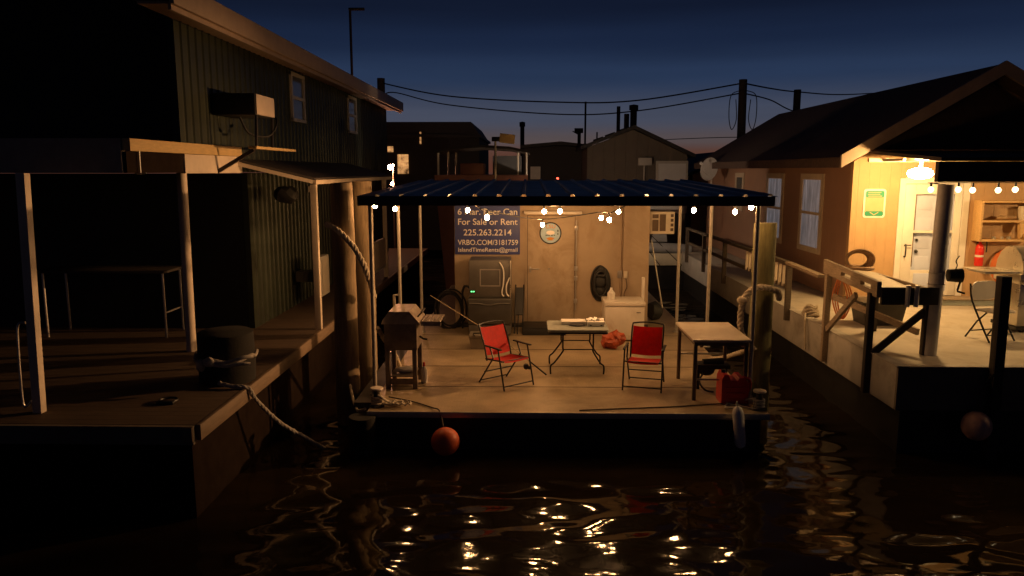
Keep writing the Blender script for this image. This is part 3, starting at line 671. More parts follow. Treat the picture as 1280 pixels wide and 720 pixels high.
MB().lathe([(0, 0), (.07, .0), (.075, .02), (.075, .34), (.055, .4), (.025, .43), (.025, .46), (0, .46)], (8.66, 14.69, 1.94)).build('cylinder', 'ext_red', ex)
MB().lathe([(.0765, .17), (.0765, .21)], (8.66, 14.69, 1.94)).build('badge', 'trim_white', ex)
q = MB(); q.box(8.63, 8.72, 14.66, 14.7, 2.4, 2.43); q.tube(curve([(8.68, 14.66, 2.4), (8.76, 14.66, 2.4), (8.77, 14.66, 2.2)]), .012, 6); q.box(8.64, 8.68, 14.68, 14.778, 2.37, 2.4); q.build('valve', 'black_metal', ex)
ho = MB()
for i in range(5): ho.tube([(x_, y_ - .0, z_) for x_, y_, z_ in ring((9.2 + random.uniform(-.02, .02), 14.62 + i * .028, 1.92), .26 + i * .008, 'y', 26, sy=1.15)], .015, 6, True)
tag(ho.build('hose_coil', 'hose_orange'), 'orange hose coiled on the porch wall under the pine shelf', 'hose')
hb2 = MB(); hb2.box(9.13, 9.3, 14.56, 14.605, 2.02, 2.2, .01); hb2.box(9.17, 9.26, 14.6, 14.77, 2.06, 2.14)
tag(hb2.build('outlet_cover', 'ivory'), 'cream weatherproof box in front of the coiled orange hose', 'outlet box')
# gas grill on the porch
gg = thing('gas_grill', 'stainless gas grill with a domed hood on the lit porch', 'grill', (8.4, 12.3, 1.2))
gp = []
for i in range(9):
    a = R(180 - 180 * i / 8); gp.append((12.3 + .36 * math.cos(a), 2.14 + .42 * math.sin(a)))
MB().prism(gp, 'x', 7.75, 8.9).build('hood', 'steel_bright', gg)
MB().tube([(7.85, 11.88, 2.22), (8.8, 11.88, 2.22)], .015, 8).build('hood_handle', 'black_metal', gg)
MB().box(7.72, 8.92, 11.95, 12.65, 1.98, 2.138, .01).build('control_panel', 'steel_bright', gg)
for i in range(4): MB().cyl((7.9 + i * .26, 11.95, 2.06), (7.9 + i * .26, 11.91, 2.06), .035, .03, 14).build('knob', 'black_plastic', gg)
MB().box(7.76, 8.88, 12.0, 12.62, 1.3, 1.978, .008).build('cabinet', 'steel_bright', gg)
MB().box(7.17, 7.715, 11.97, 12.6, 2.14, 2.18, .008).build('side_shelf', 'steel_bright', gg)
MB().box(7.74, 8.9, 11.98, 12.64, 1.24, 1.298).build('base', 'black_plastic', gg)
for xx in (7.85, 8.8):
    for yy in (12.05, 12.55): MB().ball((xx, yy, 1.22), .022).build('caster', 'black_plastic', gg)
# white folding chair
fc = thing('folding_chair', 'white plastic folding chair with black legs on the lit porch', 'chair', (0, 0, 0))
MB().prism(rrect(-.23, .23, .58, .87, .1), 'y', .20, .225).build('backrest', 'chair_plastic', fc)
st_ = MB(); st_.prism([(x_, z_) for x_, z_ in rrect(-.22, .22, -.22, .2, .08)], 'z', .44, .465); st_.build('seat', 'chair_plastic', fc)
for sx in (-1, 1):
    MB().tube(curve([(.235 * sx, .24, .84), (.235 * sx, .19, .6), (.235 * sx, -.02, .25), (.235 * sx, -.19, .0)]), .014, 8).build('leg', 'black_metal', fc)
    MB().tube([(.215 * sx, -.08, .44), (.215 * sx, .08, .28), (.215 * sx, .27, .0)], .013, 8).build('leg', 'black_metal', fc)
MB().tube([(-.235, -.13, .1), (.235, -.13, .1)], .01, 8).build('stretcher', 'black_metal', fc)
MB().tube([(-.215, .2, .11), (.215, .2, .11)], .01, 8).build('stretcher', 'black_metal', fc)
fc.location = (7.08, 11.5, 1.2); fc.rotation_euler = (0, 0, R(16))
# dark square post + pale buoy at the dock front
dp = thing('dock_post', 'dark square timber post at the front of the right-hand dock', 'post', (6.08, 9.7, 0))
MB().beam((6.1, 9.7, -.5), (6.06, 9.7, 2.42), .13, .13, bev=.008).build('timber', 'station_dark', dp)
pb = thing('mooring_buoy', 'faded pinkish round buoy hanging below the dark dock post', 'buoy', (5.8, 9.55, .3))
MB().ball((5.8, 9.55, .49), .18, (1, 1, 1.08), sub=3).build('float', 'pale_buoy', pb)
MB().tube(curve([(5.8, 9.55, .67), (5.82, 9.6, .85), (5.95, 9.7, 1.0), (6.02, 9.63, 1.18)]), .01, 6).build('line', 'rope_dark', pb)
# storage tote, basket of rope, orange cord, winch, rope pile
to = thing('storage_tote', 'dark grey storage tote under the fish cleaning table', 'box', (5.8, 12.7, 1.2))
MB().loft([(5.6, 12.5, 1.2), (6.2, 12.5, 1.2), (6.2, 12.95, 1.2), (5.6, 12.95, 1.2)], [(5.55, 12.46, 1.55), (6.25, 12.46, 1.55), (6.25, 13, 1.55), (5.55, 13, 1.55)]).build('tub', 'tote_grey', to)
MB().box(5.52, 6.28, 12.43, 13.03, 1.552, 1.6, .012).build('lid', 'grey_steel_dark', to)
bk = MB()
for i in range(4): bk.tube(ring((5.62, 12.9 + .03 * i, 2.25), .22 - .02 * i, 'y', 24, sx=1.1, sy=.8), .02, 7, True)
bk.tube(ring((5.62, 12.9, 2.12), .2, 'z', 24), .035, 8, True)
tag(bk.build('rope_coil', 'basket_tan'), 'tan coil of hose heaped behind the fish cleaning table', 'hose coil')
oc = MB()
for i in range(3): oc.tube(curve([(5.3 + .03 * i, 12.95, 1.95), (5.2 + .04 * i, 12.9, 1.6), (5.32 + .03 * i, 12.85, 1.25), (5.45 + .04 * i, 12.9, 1.6), (5.36 + .03 * i, 12.95, 1.95)]), .013, 6)
tag(oc.build('extension_lead', 'hose_orange'), 'orange extension lead hanging in loops behind the cleaning table', 'extension lead')
wi = thing('boat_winch', 'black hand-crank winch clamped to the grey porch post', 'winch', (5.8, 10.42, 2.2))
MB().tube([(5.76, 10.44, 2.33), (5.93, 10.42, 2.33)], [.085, .1], 16).build('drum', 'black_plastic', wi)
MB().tube([(5.93, 10.40, 2.33), (5.86, 10.36, 2.14), (5.86, 10.36, 2.12), (5.93, 10.3, 2.1)], .014, 8).build('crank', 'black_metal', wi)
MB().tube(curve([(5.84, 10.42, 2.41), (5.86, 10.42, 2.47), (5.84, 10.42, 2.53), (5.88, 10.42, 2.6)]), .008, 6).build('chain', 'black_metal', wi)
rp_ = MB()
for i in range(4): rp_.tube([(p[0] + .02 * math.sin(i * 3), p[1], p[2] + .02 * math.sin(j * .9 + i)) for j, p in enumerate(ring((5.0, 13.3, 1.24 + i * .045), .13 - .015 * i, 'z', 20))], .024, 8, True)
rp_.tube(curve([(4.9, 13.25, 1.28), (4.83, 13.1, 1.22), (4.8, 13.0, 1.1), (4.79, 12.9, .7)]), .018, 8)
tag(rp_.build('rope_pile', 'rope_pale'), 'small heap of pale rope on the dock edge by the railing', 'rope')

# porch bulbs on a wire
pl = thing('porch_string_lights', 'row of clear globe bulbs hung under the porch roof of the tan house', 'string lights', (7, 11, 3.4))
PB = [(6.24, 12, 3.46), (6.66, 12, 3.46), (6.88, 12, 3.45), (7.27, 12, 3.45), (7.53, 12, 3.46), (7.95, 12, 3.45)]
MB().tube(curve([(5.7, 10.6, 3.56), (6.0, 11.6, 3.57)] + [(a, b_, 3.565 if i % 2 else 3.56) for i, (a, b_, c_) in enumerate(PB)] + [(9, 12, 3.6)], 6), .006, 6).build('cable', 'wire_black', pl)
for a, b_, c_ in PB:
    so = MB().cyl((a, b_, c_ + .03), (a, b_, c_ + .11), .016, .016, 10).build('socket', 'black_plastic', pl)
    MB().lathe([(0, -.05), (.022, -.045), (.042, -.015), (.042, .01), (.02, .04), (0, .042)], (a, b_, c_), 12).build('bulb', 'pale_bulb', so)

# ================================================================== CENTRE DECK OBJECTS
# string lights
def lights(label, pts, anchors0, anchors1):
    t_ = thing('string_lights', label, 'string lights', (0, 12, 3.2))
    path = anchors0 + [(a, b_, c_ + .1) for a, b_, c_ in pts] + anchors1
    MB().tube(curve(path, 6), .009, 6).build('cable', 'wire_black', t_)
    for a, b_, c_ in pts:
        so = MB().cyl((a, b_, c_ + .04), (a, b_, c_ + .11), .016, .016, 10).build('socket', 'black_plastic', t_)
        MB().ball((a, b_, c_), .034, (1, 1, 1.15), sub=3).build('bulb', 'warm_bulb', so)
S1 = [(-2.25, 11.2, 3.235), (-2.25, 12.9, 3.105), (-.98, 12.4, 3.11), (-.61, 11.4, 3.055), (.27, 14.2, 2.75), (1.25, 13.0, 2.95), (1.28, 12.0, 2.98)]
S2 = [(.26, 12.2, 3.1), (.54, 12.8, 3.07), (1.49, 12.6, 3.08), (2.64, 12.2, 3.12), (3.13, 11.6, 3.13), (3.11, 10.7, 3.245)]
lights('left string of glowing bulbs crossing under the blue canopy', S1, [(-2.15, 10.65, 3.36)], [(1.9, 12.35, 3.36)])
lights('right string of glowing bulbs reaching the front right canopy post', S2, [(-.3, 12.32, 3.36)], [(3.1, 10.42, 3.33)])

# rent sign
sg = thing('rent_sign', 'blue sign with white phone number and rental lettering on the cabin wall', 'sign', (-.82, 15.48, 2.05))
MB().box(-1.49, -.16, 15.468, 15.492, 2.05, 3.06, .003).build('board', 'sign_blue', sg)
for txt, x0, x1, y_, h_ in (('6 Mar. Beer Can', -1.425, -.215, 264.5, .125), ('For Sale or Rent', -1.42, -.21, 277, .125), ('225.263.2214', -1.31, -.33, 290.3, .125), ('VRBO.COM/3181759', -1.43, -.2, 302.8, .105), ('IslandTimeRents@gmail', -1.42, -.21, 312, .082)):
    z = 3.03 - (y_ - 258) * .01633; lettering(txt, x0, x1, z - h_ / 2, h_, 15.464, 'letter_white', sg)
# disc sign
ds = thing('round_sign', 'round pale blue sign with black rim and orange lettering on the door', 'sign', (.46, 15.44, 2.25))
MB().cyl((.46, 15.44, 2.49), (.46, 15.454, 2.49), .225, seg=36).build('rim', 'black_plastic', ds)
MB().cyl((.46, 15.43, 2.49), (.46, 15.4395, 2.49), .2, seg=36).build('face', mat('disc_face', (.42, .6, .74), .4, 0, .2, 6), ds)
OR = mat('disc_orange', (.7, .3, .03), .5, 0, .1, 8); MT['disc_orange'] = OR
lettering('LSU', .37, .56, 2.59, .075, 15.427, 'disc_orange', ds)
mk = MB(); mk.ball((.46, 15.428, 2.5), .075, (1.2, .05, .6)); mk.build('emblem', 'letter_white', ds)
mk = MB()
for i, wd in enumerate((.05, .035, .045, .03)): mk.box(.36 + i * .055, .36 + i * .055 + wd * .9, 15.426, 15.4295, 2.44, 2.455)
mk.box(.6, .62, 15.426, 15.4295, 2.52, 2.56); mk.box(.6, .62, 15.426, 15.4295, 2.46, 2.49); mk.build('dark_marks', 'black_plastic', ds)
mk = MB(); mk.box(.38, .54, 15.426, 15.4295, 2.375, 2.395); mk.box(.4, .52, 15.426, 15.4295, 2.345, 2.362); mk.ball((.46, 15.428, 2.385), .05, (1.4, .04, .5)); mk.build('orange_marks', 'disc_orange', ds)
# air conditioner beside the cabin
a2 = thing('air_conditioner', 'cream window air conditioner with brown vents on the right cabin corner', 'air conditioner', (2.7, 15.7, 2.46))
MB().box(2.465, 2.98, 15.52, 16.1, 2.47, 2.92, .012).build('case', 'ivory', a2)
v = MB(); v.box(2.53, 2.65, 15.505, 15.522, 2.53, 2.76); v.box(2.53, 2.65, 15.505, 15.522, 2.79, 2.87); v.box(2.68, 2.8, 15.505, 15.522, 2.53, 2.87)
v.build('vent', 'vent_brown', a2)
v = MB()
for i in range(4): v.box(2.9, 2.955, 15.505, 15.522, 2.53 + i * .095, 2.59 + i * .095)
v.build('louvre', 'vent_brown', a2)
# hose hanger on the wall
hh = thing('hose_hanger', 'black hose bundle hanging on the tan wall above the white freezer', 'hose', (1.49, 15.4, 1.19))
h1 = MB()
for i in range(5): h1.tube(ring((1.49 + random.uniform(-.025, .025), 15.38 + .02 * i, 1.46), .13 + .012 * i, 'y', 28, sy=2.0), .022, 8, True)
h1.build('loops', 'black_plastic', hh)
h1 = MB(); h1.tube(ring((1.49, 15.385, 1.68), .1, 'y', 24, sy=.65), .03, 8, True); h1.ball((1.49, 15.42, 1.5), .15, (1, .35, .85)); h1.ball((1.49, 15.43, 1.3), .12, (1, .3, .9)); h1.lumps(.02, 9); h1.build('binding', 'rubber_dark', hh)
eb = thing('outlet_box', 'small grey switch box with conduit on the cabin wall', 'outlet box', (1.9, 15.4, 1.55))
MB().box(1.84, 1.93, 15.44, 15.497, 1.57, 1.72, .006).build('box', 'panel_line', eb)
MB().box(1.96, 2.03, 15.36, 15.397, 1.58, 1.72, .006).build('outlet', 'ivory', eb)
MB().tube([(1.9, 15.47, .7), (1.9, 15.47, 3.3)], .014, 8).build('conduit', 'cabin_wall', eb)
MB().tube(curve([(2.0, 15.37, 1.57), (2.02, 15.36, 1.4), (1.97, 15.36, 1.25), (2.0, 15.3, 1.0)]), .01, 6).build('cord', 'vent_brown', eb)
# ice machine
im = thing('ice_machine', 'grey ice machine with green display standing on its storage bin', 'ice machine', (-.75, 14.8, .55))
MB().box(-1.14, -.33, 14.6, 15.3, 1.3, 2.03, .012).build('head', 'grey_steel', im)
MB().box(-1.165, -.31, 14.5, 15.3, .78, 1.296, .03).build('bin', 'grey_steel_dark', im)
MB().box(-1.15, -.32, 14.54, 15.3, .58, .776, .01).build('base', 'grey_steel', im)
f = MB(); f.box(-.93, -.91, 14.59, 14.6, 1.52, 1.86); f.box(-.55, -.53, 14.59, 14.6, 1.52, 1.86); f.box(-.91, -.55, 14.59, 14.6, 1.84, 1.86); f.box(-.91, -.55, 14.59, 14.6, 1.52, 1.54)
f.build('window_trim', 'panel_line', im)
MB().tube(curve([(-1.13, 14.485, 1.2), (-.95, 14.485, 1.2), (-.75, 14.485, 1.17), (-.55, 14.485, 1.2), (-.34, 14.485, 1.2)]), .012, 6).build('bin_handle', 'grey_steel', im)
d = MB(); d.box(-1.12, -1.02, 14.588, 14.6, 1.39, 1.45); dd = d.build('display', 'black_plastic', im)
d = MB(); d.box(-1.105, -1.075, 14.582, 14.588, 1.41, 1.43); d.box(-1.06, -1.035, 14.582, 14.588, 1.41, 1.43); d.build('digits', 'green_led', dd)
MB().tube(curve([(-.55, 14.58, 2.0), (-.47, 14.57, 1.85), (-.47, 14.57, 1.6), (-.5, 14.57, 1.4), (-.46, 14.57, 1.33)]), .013, 8).build('tubing', 'white_plastic', im)
MB().tube(curve([(-.35, 14.57, 1.7), (-.41, 14.56, 1.55), (-.41, 14.56, 1.4), (-.36, 14.56, 1.33)]), .013, 8).build('tubing', 'white_plastic', im)
MB().box(-.345, -.325, 14.575, 14.598, 1.3, 2.03, .003).build('corner_strip', 'steel_bright', im)
for xx in (-1.08, -.4):
    for yy in (14.6, 15.2): MB().cyl((xx, yy, .55), (xx, yy, .582), .025).build('foot', 'black_plastic', im)
# dark hose coil left of the ice machine, folded black chair right of it
hc = MB()
for i in range(5): hc.tube(ring((-1.62 + .015 * i, 15.2 + .04 * i, .93), .26 + random.uniform(-.03, .05), 'y', 30, sy=1.35), .018, 7, True)
hc.tube([(-1.33, 15.25, .55), (-1.33, 15.3, 1.3)], .02, 8); hc.tube(curve([(-1.33, 15.28, 1.3), (-1.28, 15.28, 1.42), (-1.18, 15.28, 1.38), (-1.16, 15.28, 1.2)]), .025, 8)
tag(hc.build('hose_coil', 'black_plastic'), 'coil of black hose leaning beside the ice machine', 'hose')
fd = thing('folded_chair', 'folded black chair leaning against the cabin wall beside the ice machine', 'chair', (-.15, 15.0, .55))
for xx in (-.26, -.1): MB().tube([(xx, 14.75, .55), (xx + .02, 15.3, 1.45)], .014, 8).build('leg', 'black_metal', fd)
MB().slab([(-.25, 14.95, .9), (-.09, 14.95, .9), (-.07, 15.27, 1.4), (-.23, 15.27, 1.4)], (0, .02, -.02)).build('folded_seat', 'black_plastic', fd)
MB().tube([(-.2, 14.7, .55), (-.16, 15.25, 1.3)], .012, 8).build('leg', 'black_metal', fd)
ms = thing('doorstep', 'low black step box on the deck in front of the cabin door', 'step', (.25, 14.9, .55))
MB().box(-.1, .75, 14.6, 15.3, .553, .68, .01).build('box', 'rubber_dark', ms)
MB().box(-.08, .73, 14.62, 15.28, .681, .695, .004).build('mat', 'black_plastic', ms)
gt = thing('grey_tub', 'small grey lidded toolbox on the deck behind the left red chair', 'toolbox', (-.9, 13.5, .55))
MB().loft([(-1.02, 13.4, .552), (-.5, 13.4, .552), (-.5, 13.75, .552), (-1.02, 13.75, .552)], [(-1.05, 13.37, .76), (-.47, 13.37, .76), (-.47, 13.78, .76), (-1.05, 13.78, .76)]).build('tub', 'tub_grey', gt)
MB().box(-1.06, -.46, 13.36, 13.79, .762, .81, .012).build('lid', 'tub_grey', gt)
MB().tube(curve([(-.95, 13.37, .8), (-.95, 13.33, .86), (-.6, 13.33, .86), (-.6, 13.37, .8)]), .01, 6).build('handle', 'black_metal', gt)
# freezer
fz = thing('chest_freezer', 'white chest freezer against the cabin wall behind the right red chair', 'freezer', (1.87, 14.5, .55))
MB().box(1.46, 2.2, 14.1, 14.72, .58, 1.22, .014).build('body', 'white_enamel', fz)
MB().box(1.445, 2.215, 14.08, 14.74, 1.226, 1.31, .018).build('lid', 'white_enamel', fz)
MB().box(2.05, 2.13, 14.092, 14.1, 1.1, 1.112).build('badge', 'grey_steel', fz)
for xx in (1.52, 2.14):
    for yy in (14.18, 14.65): MB().cyl((xx, yy, .55), (xx, yy, .582), .025).build('foot', 'black_plastic', fz)
jg = thing('plastic_jug', 'translucent white jug standing on the chest freezer', 'jug', (1.58, 14.4, 1.31))
MB().lathe([(0, 0), (.07, 0), (.075, .02), (.075, .12), (.03, .18), (.02, .2), (0, .2)], (1.6, 14.4, 1.311)).build('body', 'white_plastic', jg)
MB().lathe([(0, .2), (.024, .2), (.024, .225), (0, .225)], (1.6, 14.4, 1.311)).build('cap', 'letter_white', jg)
bag = MB(); bag.ball((1.53, 13.55, .7), .19, (1.0, .8, .8), sub=3); bag.ball((1.62, 13.5, .75), .14, (1, .8, 1), sub=3); bag.lumps(.07, 7, 2); bag.lumps(.05, 15, 5)
tag(bag.build('orange_bag', 'orange_bag', smooth=False), 'crumpled orange plastic bag on the deck by the freezer', 'bag')

# red folding chairs
rc = thing('red_folding_chair', 'red mesh folding chair turned sideways with a fishing rod leaning on it', 'chair', (0, 0, 0), 'red mesh chairs on the lit deck')
for sx in (-1, 1):
    x_ = .28 * sx
    MB().tube([(x_, -.31, 0), (x_, -.16, .6)], .0125, 8).build('front_leg', 'black_metal', rc)
    MB().tube([(x_ * .94, .33, 0), (x_ * .94, -.02, .44), (x_ * .94, .06, .6)], .0125, 8).build('rear_leg', 'black_metal', rc)
    MB().beam((x_, -.24, .605), (x_, .17, .605), .04, .022, bev=.006).build('armrest', 'black_metal', rc)
    MB().tube([(.235 * sx, -.24, .42), (.235 * sx, .2, .385)], .0125, 8).build('seat_rail', 'black_metal', rc)
MB().tube(curve([(-.235, .17, .36), (-.235, .24, .6), (-.235, .36, .85), (-.19, .385, .885), (0, .395, .9), (.19, .385, .885), (.235, .36, .85), (.235, .24, .6), (.235, .17, .36)], 5), .0125, 8).build('back_frame', 'black_metal', rc)
for y_, z_, hw in ((-.295, .06, .28), (.305, .035, .263), (.2, .19, .263), (-.23, .42, .27)): MB().tube([(-hw, y_, z_), (hw, y_, z_)], .01, 8).build('crossbar', 'black_metal', rc)
def sling(rows, wd):
    b = MB(); V = []
    for (y_, z_) in rows:
        V.append([b.bm.verts.new((wd * (-1 + 2 * i / 8), y_, z_ - .012 * (1 - (2 * i / 8 - 1) ** 2))) for i in range(9)])
    for i in range(len(V) - 1):
        for j in range(8): b.bm.faces.new((V[i][j], V[i][j + 1], V[i + 1][j + 1], V[i + 1][j]))
    r = bmesh.ops.solidify(b.bm, geom=list(b.bm.faces), thickness=.006)
    return b
sling([(-.255, .405), (-.24, .428), (-.1, .415), (.05, .4), (.18, .395)], .225).build('seat', 'red_mesh', rc)
sling([(.185, .44), (.22, .55), (.27, .67), (.33, .79), (.352, .845)], .222).build('backrest', 'red_mesh', rc)
rc2 = copy_tree(rc)
rc.location = (-.32, 11.17, .553); rc.rotation_euler = (0, 0, R(40))
rc2.location = (1.75, 11.08, .553); rc2.rotation_euler = (0, 0, R(-15))
rc2['label'] = 'red mesh folding chair facing forward beside the white-topped sink table'
# folding table
ft = thing('folding_table', 'small grey-topped folding table with bent black legs between the red chairs', 'table', (.8, 12.05, .55))
MB().prism([(x_, y_) for x_, y_ in rrect(.32, 1.28, 11.7, 12.48, .06)], 'z', 1.235, 1.272).build('table_top', 'table_grey', ft)
MB().prism([(x_, y_) for x_, y_ in rrect(.33, 1.27, 11.71, 12.47, .05)], 'z', 1.205, 1.234).build('rim', 'black_plastic', ft)
for sx, fx, tx in ((-1, .37, .56), (1, 1.21, 1.04)):
    for yy in (11.75, 12.4): MB().tube(curve([(tx, yy, 1.21), (tx, yy, .98), (tx, yy, .92), (fx + .06 * -sx, yy, .74), (fx, yy, .68), (fx, yy, .55)], 5), .0135, 8).build('leg', 'black_metal', ft)
for yy in (11.75, 12.4): MB().tube([(.56, yy, .95), (1.04, yy, .95)], .009, 8).build('crossbar', 'black_metal', ft)
def carton(x0, x1, y0, y1, z0, h, label, m='white_plastic', seed=1):
    b = MB(); b.box(x0, x1, y0, y1, z0, z0 + h, .008)
    b.slab([(x0, y1, z0 + h), (x1, y1, z0 + h), (x1, y1 + .02, z0 + h + .05), (x0, y1 + .02, z0 + h + .05)], (0, .008, 0))
    return b
t1 = thing('tackle_tray', 'white tray with dark contents at the left of the folding table', 'tray', (.68, 12.15, 1.272))
MB().box(.55, .95, 12.1, 12.34, 1.274, 1.33, .008).build('tray', 'white_plastic', t1)
b = MB(); b.ball((.8, 12.04, 1.285), .11, (1.3, .6, .12)).lumps(.012, 14); b.build('net', 'rubber_dark', t1)
t2 = thing('tackle_box', 'open white tackle box at the right of the folding table', 'box', (1.1, 12.1, 1.272))
MB().box(.96, 1.24, 11.98, 12.3, 1.274, 1.35, .01).build('box', 'white_plastic', t2)
b = MB()
for xx in (1.0, 1.17): b.box(xx, xx + .03, 11.97, 11.98, 1.285, 1.3)
b.build('latch', 'black_plastic', t2)
b = MB()
for i in range(5): b.obox((1.0 + i * .045, 12.1 + .02 * (i % 2), 1.37), (.05, .12, .02), (random.uniform(-.3, .3), random.uniform(-.3, .3), random.uniform(-1, 1)), .003)
b.build('lures', 'letter_white', t2)
# fishing rod
fr = thing('fishing_rod', 'thin pale fishing rod leaning across the left red chair', 'fishing rod', (.2, 12.0, .55))
MB().tube([(.3, 11.62, .57), (.02, 11.62, .80)], [.014, .011], 8).build('handle', 'black_plastic', fr)
MB().tube([(.02, 11.62, .80), (-.3, 11.67, 1.05), (-1.6, 12.3, 1.72)], [.009, .007, .004], 8).build('blank', 'rod_pale', fr)
b = MB(); b.cyl((-.02, 11.58, .72), (-.02, 11.52, .72), .045, .04, 14); b.ball((.03, 11.56, .70), .03); b.tube([(-.02, 11.52, .72), (-.02, 11.49, .77)], .006, 6); b.build('reel', 'black_plastic', fr)
# smoker grill at left
gr = thing('charcoal_grill', 'weathered metal grill cart with faceted lid at the left deck edge', 'grill', (-1.85, 11.15, .55))
for xx in (-2.06, -1.66):
    for yy in (10.88, 11.42): MB().beam((xx, yy, .55), (xx, yy, 1.17), .065, .065, bev=.004).build('leg', 'grill_body', gr)
MB().box(-2.10, -1.62, 10.85, 11.46, 1.14, 1.53, .006).build('firebox', 'grill_body', gr)
lp = [(-2.13, 1.535), (-2.11, 1.6), (-2.02, 1.72), (-1.72, 1.72), (-1.58, 1.56), (-1.58, 1.535)]
ld_ = MB().prism(lp, 'y', 10.82, 11.48).build('lid', 'grill_steel', gr)
k = MB(); k.tube([(-1.62, 10.98, 1.62), (-1.56, 10.98, 1.68), (-1.56, 11.32, 1.68), (-1.62, 11.32, 1.62)], .012, 8); k.build('handle', 'black_metal', ld_)
b = MB()
for i in range(5): b.box(-1.555 + i * .058, -1.505 + i * .058, 10.9, 11.42, 1.55, 1.568, .003)
b.box(-1.56, -1.27, 10.88, 10.9, 1.5, 1.566); b.box(-1.56, -1.27, 11.42, 11.44, 1.5, 1.566); b.build('side_shelf', 'grill_steel', gr)
MB().box(-2.04, -1.68, 10.9, 11.4, .72, .74).build('lower_shelf', 'grill_steel', gr)
b = MB(); b.box(-2.03, -1.69, 10.87, 10.9, .62, .70); b.box(-2.03, -1.69, 11.4, 11.43, .62, .70); b.build('lower_rail', 'grill_body', gr)
MB().tube([(-2.05, 11.48, 1.5), (-2.05, 11.48, 1.86), (-1.99, 11.48, 1.86)], .02, 8).build('rear_handle', 'steel_bright', gr)
MB().tube([(-1.615, 11.1, 1.3), (-1.56, 11.1, 1.26), (-1.5, 11.1, 1.25)], .016, 8).build('drip_spout', 'black_metal', gr)
b = MB(); b.ball((-1.85, 11.1, .78), .1, (1.6, .8, .45), sub=3).lumps(.025, 9, 3)
tag(b.build('plastic_bag', 'white_plastic'), 'crumpled white bag on the lower shelf of the left grill', 'bag')
lb = thing('squeeze_bottle', 'white bottle with a red cap beside the grill on deck', 'bottle', (-1.56, 11.15, .55))
MB().lathe([(0, 0), (.045, 0), (.048, .02), (.048, .2), (.02, .26), (0, .26)], (-1.57, 11.2, .553)).build('body', 'white_plastic', lb)
MB().lathe([(.0, .26), (.022, .26), (.014, .32), (0, .32)], (-1.57, 11.2, .553)).build('cap', 'ext_red', lb)
# sink / filleting table at right
sk = thing('sink_table', 'white-topped filleting table on metal legs at the right deck edge', 'table', (2.75, 10.95, .55))
MB().box(2.29, 3.1, 10.32, 11.58, 1.40, 1.435, .008).build('table_top', 'sink_top', sk)
b = MB(); b.box(2.32, 3.07, 10.35, 10.38, 1.345, 1.4); b.box(2.32, 2.35, 10.38, 11.55, 1.345, 1.4); b.box(3.04, 3.07, 10.38, 11.55, 1.345, 1.4); b.build('apron', 'old_wood_post', sk)
for xx, yy in ((2.345, 10.4), (3.05, 10.4), (2.345, 11.52), (3.05, 11.52)): MB().box(xx - .025, xx + .025, yy - .025, yy + .025, .55, 1.345, .004).build('leg', 'old_wood_post', sk)
b = MB(); b.tube([(2.345, 10.4, .85), (3.05, 10.4, .85)], .014, 8); b.build('crossbar', 'galv', sk)
b = MB(); b.tube([(2.345, 11.52, .95), (3.05, 11.52, .95)], .016, 8); b.build('crossbar', 'galv', sk)
MB().prism([(11.5, 1.34), (11.1, 1.34), (11.5, 1.05)], 'x', 2.66, 2.7).build('gusset', 'old_wood_post', sk)
# red jerry can and black pump
jc = thing('jerry_can', 'red plastic fuel can under the white-topped filleting table', 'fuel can', (2.85, 10.5, .55))
MB().prism([(2.68, .556), (3.05, .556), (3.05, .86), (2.98, .93), (2.92, .93), (2.89, .89), (2.80, .89), (2.77, .97), (2.71, .97), (2.68, .90)], 'y', 10.2, 10.5).build('body', 'jerry_red', jc, smooth=False)
for z_ in (.62, .70, .78): MB().box(2.72, 3.01, 10.19, 10.199, z_, z_ + .02, .003).build('rib', 'jerry_red', jc)
MB().tube(curve([(3.0, 10.35, .9), (3.1, 10.35, .86), (3.11, 10.35, .74), (3.05, 10.35, .66)]), .02, 8).build('handle', 'jerry_red', jc)
MB().cyl((2.74, 10.35, .96), (2.73, 10.35, 1.01), .035, .03).build('cap', 'black_plastic', jc)
pu = thing('water_pump', 'black pump with a hose lying behind the red fuel can', 'pump', (2.7, 10.98, .55))
b = MB(); b.box(2.5, 2.98, 10.9, 11.15, .86, .93, .01); b.ball((2.65, 11.0, .84), .11, (1.2, .9, .9)); b.cyl((2.6, 11.02, .93), (2.9, 11.02, .95), .06, .06, 14); b.build('housing', 'black_plastic', pu)
for xx in (2.52, 2.92): MB().beam((xx, 10.95, .555), (xx + .01, 10.98, .87), .04, .05).build('leg', 'black_plastic', pu)
MB().tube(curve([(2.6, 10.92, .82), (2.52, 10.85, .7), (2.58, 10.75, .6), (2.7, 10.72, .575)]), .014, 8).build('hose', 'black_plastic', pu)
# mooring bollards
for i, (bx_, by_) in enumerate(((3.14, 10.0), (-2.06, 10.02))):
    m_ = thing('mooring_bollard', ['metal mooring bollard with rope at the front right deck corner', 'metal mooring bollard under a rope heap at the front left deck corner'][i], 'bollard', (bx_, by_, .55), 'deck corner bollards')
    MB().lathe([(0, 0), (.1, 0), (.1, .015), (.045, .03), (.042, .24), (.0, .24)], (bx_, by_, .551)).build('stem', 'rope_dark', m_)
    MB().lathe([(0, .24), (.085, .24), (.09, .25), (.085, .265), (0, .265)], (bx_, by_, .551)).build('cap', 'sink_top', m_)
    b = MB()
    for j in range(3): b.tube(ring((bx_, by_, .6 + j * .04), .062, 'z', 16), .018, 7, True)
    b.build('rope_turns', 'rope_pale' if i else 'rope_grey', m_)
b = MB(); b.tube(curve([(3.1, 10.0, .7), (2.98, 10.25, .6), (2.85, 10.28, .57), (2.7, 10.05, .565), (2.72, 9.9, .6), (2.78, 9.8, .62)]), .016, 8); b.tube(curve([(3.18, 9.95, .62), (3.08, 9.95, .57), (2.9, 10.1, .565), (2.75, 10.2, .57)]), .014, 8)
